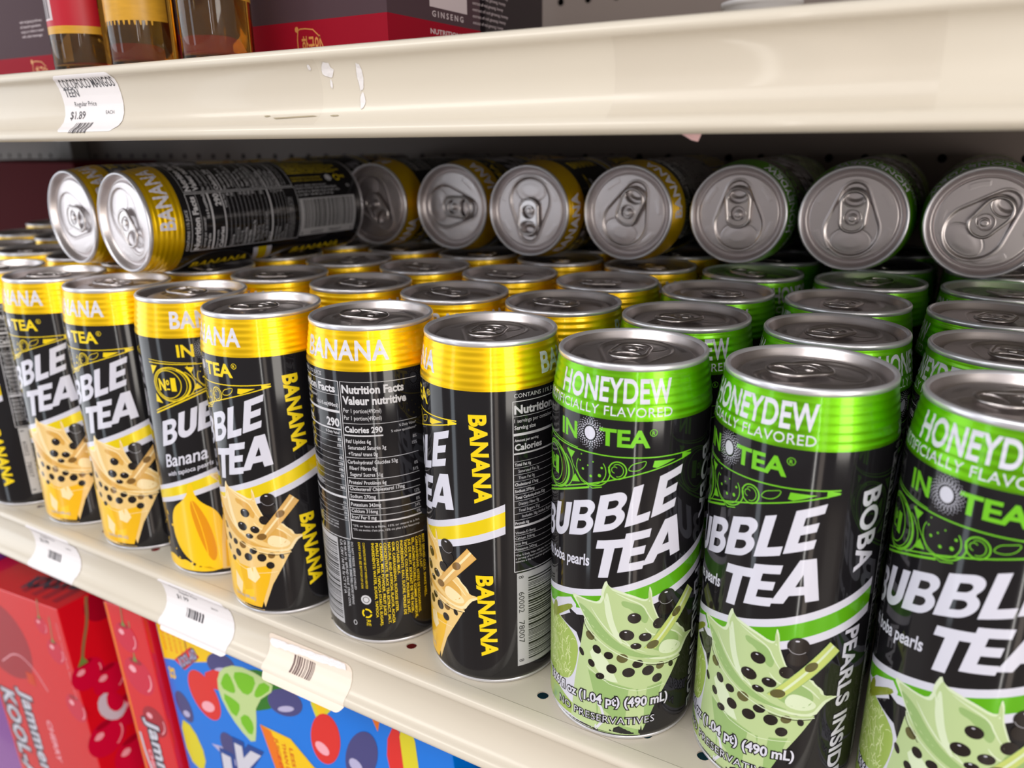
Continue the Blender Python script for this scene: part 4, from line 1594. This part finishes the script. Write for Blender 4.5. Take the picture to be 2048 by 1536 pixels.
def b1_side(A):
    A.rect(1, -210, 120, -1, 'red_box', 0)
    cherry(A, 34, -14, 15, 1, m='red_deep', stem=False, hi=False)
    cherry(A, 10, -66, 14, 2, stem=False)
    A.stroke(smooth_pts([(8, -54), (12, -40), (20, -22), (23, -4), (24, -1.5)], 2, False), 2.6, 'stem_tan', 5)
    A.poly([(3.5, -56), (12.5, -56), (9, -48)], 'stem_green', 6)
    cherry(A, 26, -82, 15, 4, stem=False)
    cherry(A, 12, -130, 17, 3, stem=False)
    cherry(A, 38, -118, 16, 2, stem=False)
    cherry(A, 30, -160, 18, 3, stem=False)
    cherry(A, 62, -70, 20, 1, stem=False)
    A.poly(smooth_pts([(12, -92), (20, -90), (32, -104), (34, -116), (26, -122), (16, -116), (10, -104)], 1), 'print_white', 9)
    A.poly(smooth_pts([(20, -92), (26, -94), (33, -104), (32, -112), (24, -114), (18, -104)], 1), 'cherry_red', 10)


def b1_top(A):
    A.text('KOOL-AID', -70, 10, 18, 'text_dark', 1, w=66, bold=0.08, e1=(0.9, 0.3), e2=(-0.3, 0.9))
    for i in range(4):
        A.rect(-64 + i * 15, 6, -56 + i * 15, 60, 'red_deep', 1)


def b2_front(A):
    A.rect(-44, -240, -1, -1, 'red_box', 0)
    A.rect(-44, -240, -41.5, -1, 'badge_orange', 1)
    cherry(A, -22, -58, 17, 1)
    cherry(A, -26, -26, 13, 5, stem=True)
    cherry(A, -16, -96, 14, 1, m='red_deep', stem=False)
    for t, x, y, h, w in (('Jammers', -26, -96, 14, 88),):
        A.text(t, x - 0.8, y + 1.5, h, 'text_dark', 9, w=w + 3, bold=0.10, spc=1.08, **dnw)
        A.text(t, x, y, h, 'print_white', 10, w=w, bold=0.03, spc=1.08, **dnw)
    A.text('CHERRY', -34, -126, 5, 'cherry_hi', 9, w=34, bold=0.03, **dnw)
    A.stroke(smooth_pts([(-39, -112), (-38, -136), (-30, -166)], 2, False), 2.4, 'print_white', 9)


def oval(A, x, y, rx, ry, m, hi, lay, rot=0.0):
    A.ell(x, y, rx, ry, m, lay, n=28, rot=rot)
    ca, sa = math.cos(rot), math.sin(rot)
    A.ell(x + (-0.1 * rx) * ca - (-0.45 * ry) * sa, y + (-0.1 * rx) * sa + (-0.45 * ry) * ca, rx * 0.5, ry * 0.22, hi, lay + 1, n=14, rot=rot)


def blue_front(A):
    # front top right corner at 0,0; face spans x -252..0
    A.rect(-254, -250, -1, -1, 'blue_box', 0)
    A.poly([(-254, -1), (-194, -1), (-198, -18), (-226, -26), (-254, -30)], 'badge_yellow', 1)
    A.stroke([(-224, -1), (-226, -22)], 0.8, 'text_dark', 2)
    for i in range(5):
        A.text('LESS SUGAR', -250 + i * 6, -2, 2.6, 'badge_orange', 2, w=20, bold=0.02, **dnw)
    A.poly([(-242, -28), (-220, -12), (-212, -18), (-232, -34)], 'berry_red', 3)
    A.text('KOOL-AID', -235, -33, 8, 'text_dark', 4, w=26, bold=0.12, e1=(0.82, 0.55), e2=(-0.3, 0.9), spc=1.1)
    A.text('KOOL-AID', -235, -33, 8, 'grape_hi', 5, w=25, bold=0.02, e1=(0.82, 0.55), e2=(-0.3, 0.9), spc=1.1)
    oval(A, -190, -18, 15, 9, 'grape_blue', 'grape_hi', 3, 0.25)
    A.text('52', -251, -36, 6, 'badge_yellow', 4, w=10, bold=0.05, **dnw)
    oval(A, -216, -50, 15, 20, 'berry_red', 'cherry_hi', 3, 0.35)
    A.poly(smooth_pts([(-214, -32), (-195, -22), (-187, -30), (-202, -44)], 1), 'berry_red', 5)
    A.poly(smooth_pts([(-188, -32), (-160, -10), (-120, -12), (-134, -34), (-176, -52)], 2), 'lime_green', 3)
    # lime wedge
    P = [(-199, -35), (-191, -21), (-173, -13), (-151, -15), (-137, -21), (-161, -39), (-165, -59), (-171, -77), (-185, -67), (-196, -51)]
    A.poly(smooth_pts(P, 1), 'lime_rind', 6)
    for q in ([(-196, -37), (-189, -25), (-183, -22), (-179, -35), (-183, -39)], [(-180, -21), (-167, -17), (-155, -19), (-165, -35), (-175, -35)],
              [(-196, -41), (-183, -43), (-177, -47), (-187, -61)], [(-183, -59), (-173, -51), (-167, -59), (-173, -71)], [(-151, -19), (-141, -22), (-158, -35), (-162, -33)]):
        A.poly(smooth_pts(q, 1), 'lime_flesh', 7)
    oval(A, -132, -30, 17, 10, 'grape_blue', 'grape_hi', 5, 0.35)
    oval(A, -196, -92, 11, 17, 'grape_blue', 'grape_hi', 5, 0.5)
    oval(A, -243, -68, 8, 13, 'grape_blue', 'grape_hi', 5, 0.3)
    A.poly(smooth_pts([(-252, -80), (-238, -84), (-230, -108), (-238, -124), (-252, -116)], 1), 'lemon', 6)
    A.poly([(-220, -92), (-204, -90), (-180, -90), (-180, -96), (-210, -98)], 'grape_hi', 3)
    # lettering
    for t, x, y, h, w in (('J', -220, -122, 26, 17), ('K', -196, -114, 32, 30)):
        A.text(t, x - 1.5, y - 1.5, h + 3, 'blue_deep', 8, w=w + 5, bold=0.12, e1=(1, -0.06), e2=(0.08, 1), res=4)
        A.text(t, x, y, h, 'print_white', 9, w=w, bold=0.05, e1=(1, -0.06), e2=(0.08, 1), res=4)
    A.text('Jammers', -206, -156, 22, 'blue_deep', 8, w=110, bold=0.1, spc=1.1)
    A.text('Jammers', -206, -156, 22, 'print_white', 9, w=108, bold=0.04, spc=1.1)
    # badge
    D = (-15, 22)
    S = lambda P: [(x + D[0], y + D[1]) for x, y in P]
    A.poly(S([(-146, -78), (-118, -80), (-100, -96), (-88, -98), (-84, -170), (-124, -178)]), 'badge_yellow', 11)
    A.poly(S([(-146, -78), (-136, -80), (-114, -176), (-124, -178)]), 'badge_orange', 12)
    A.text('75%', -109 + D[0], -101 + D[1], 10, 'text_red', 13, w=30, bold=0.04, **dnw)
    for i, t in enumerate(('LESS SUGAR', 'THAN LEADING', 'JUICE DRINKS')):
        A.text(t, -121 - i * 6.4 + D[0], -88 + i * 2 + D[1], 3.4, 'text_red', 13, w=44, bold=0.02, **dnw)
    # lemon slice, berries right of the badge
    A.poly(smooth_pts(S([(-94, -40), (-86, -32), (-72, -30), (-64, -36), (-80, -48), (-88, -62)]), 1), 'lemon', 5)
    A.poly(smooth_pts(S([(-90, -42), (-82, -35), (-72, -34), (-80, -46), (-86, -54)]), 1), 'badge_yellow', 6)
    oval(A, -100, -47, 12, 21, 'berry_red', 'cherry_hi', 7, -0.35)
    A.ell(-84, -10, 9, 3, 'lemon', 5, n=16)
    oval(A, -71, -50, 11, 23, 'grape_blue', 'grape_hi', 7, -0.5)
    A.poly([(-61, -7), (-47, -5), (-54, -26)], 'badge_orange', 5)
    A.poly(smooth_pts([(-50, -34), (-38, -12), (-34, -44), (-48, -62)], 1), 'berry_red', 5)
    A.poly(smooth_pts([(-37, -12), (-26, -14), (-26, -50), (-38, -60)], 1), 'lemon', 6)


def blue_top(A):
    oval(A, -56, 43, 16, 14, 'berry_red', 'cherry_hi', 0)
    oval(A, -120, 50, 18, 14, 'lime_green', 'lime_rind', 0)


def purple_front(A):
    A.rect(-168, -200, -1, -1, 'purple_box', 0)
    oval(A, -24, -22, 18, 18, 'grape_blue', 'grape_hi', 1)


def mix_front(A):
    A.rect(-120, -200, -1, -1, 'teal_box', 0)
    A.poly([(-118, -4), (-100, -4), (-106, -60), (-118, -60)], 'badge_orange', 1)
    A.poly([(-98, -4), (-84, -4), (-92, -50)], 'lemon', 1)
    A.poly([(-80, -4), (-50, -4), (-40, -60), (-78, -60)], 'print_white', 1)
    A.poly([(-60, -20), (-44, -16), (-40, -60), (-58, -60)], 'cherry_hi', 2)


ZL = -0.375


def hh(zt, w, lean):
    t = math.radians(abs(lean))
    return (zt - ZL - w * math.sin(t) - 0.0006) / math.cos(t)


snack_box('juice_box', -0.5815, -0.1060, 0.147, 0.125, hh(-0.106, 0.147, 5), 0.030, -5.0, 'red_box', b1_front, b1_side, b1_top, 'red cherry juice pouch box at lower left, cherries on its bright right side')
snack_box('juice_box', -0.4650, -0.0700, 0.045, 0.20, hh(-0.070, 0.045, 5), 0.028, -5.0, 'red_box', b2_front, None, None, 'narrow red cherry box wedged between the big red box and the blue box')
snack_box('juice_box', -0.2060, -0.0560, 0.255, 0.10, hh(-0.056, 0.255, 5), 0.034, -5.0, 'blue_box', blue_front, None, blue_top, 'bright blue juice box with lime wedge, berries and a yellow 75 badge')
snack_box('juice_box', -0.7335, -0.1060, 0.170, 0.10, hh(-0.106, 0.170, 5), 0.034, -5.0, 'purple_box', purple_front, None, None, 'purple box with grapes in the lower left corner, left of the red box')
snack_box('juice_box', -0.0600, -0.0480, 0.118, 0.10, hh(-0.048, 0.118, 5), 0.040, -5.0, 'teal_box', mix_front, None, None, 'teal box with orange, yellow and white print right of the blue box')
ls = empty('store_shelf', (0, 0, ZL))
tag(ls, 'cream shelf carrying the juice boxes, below the can shelf', 'shelf')
obj('deck', box_mesh('deck', X0, X1, 0.0, YB, -0.001, 0.0, 'cream_deck'), ls)
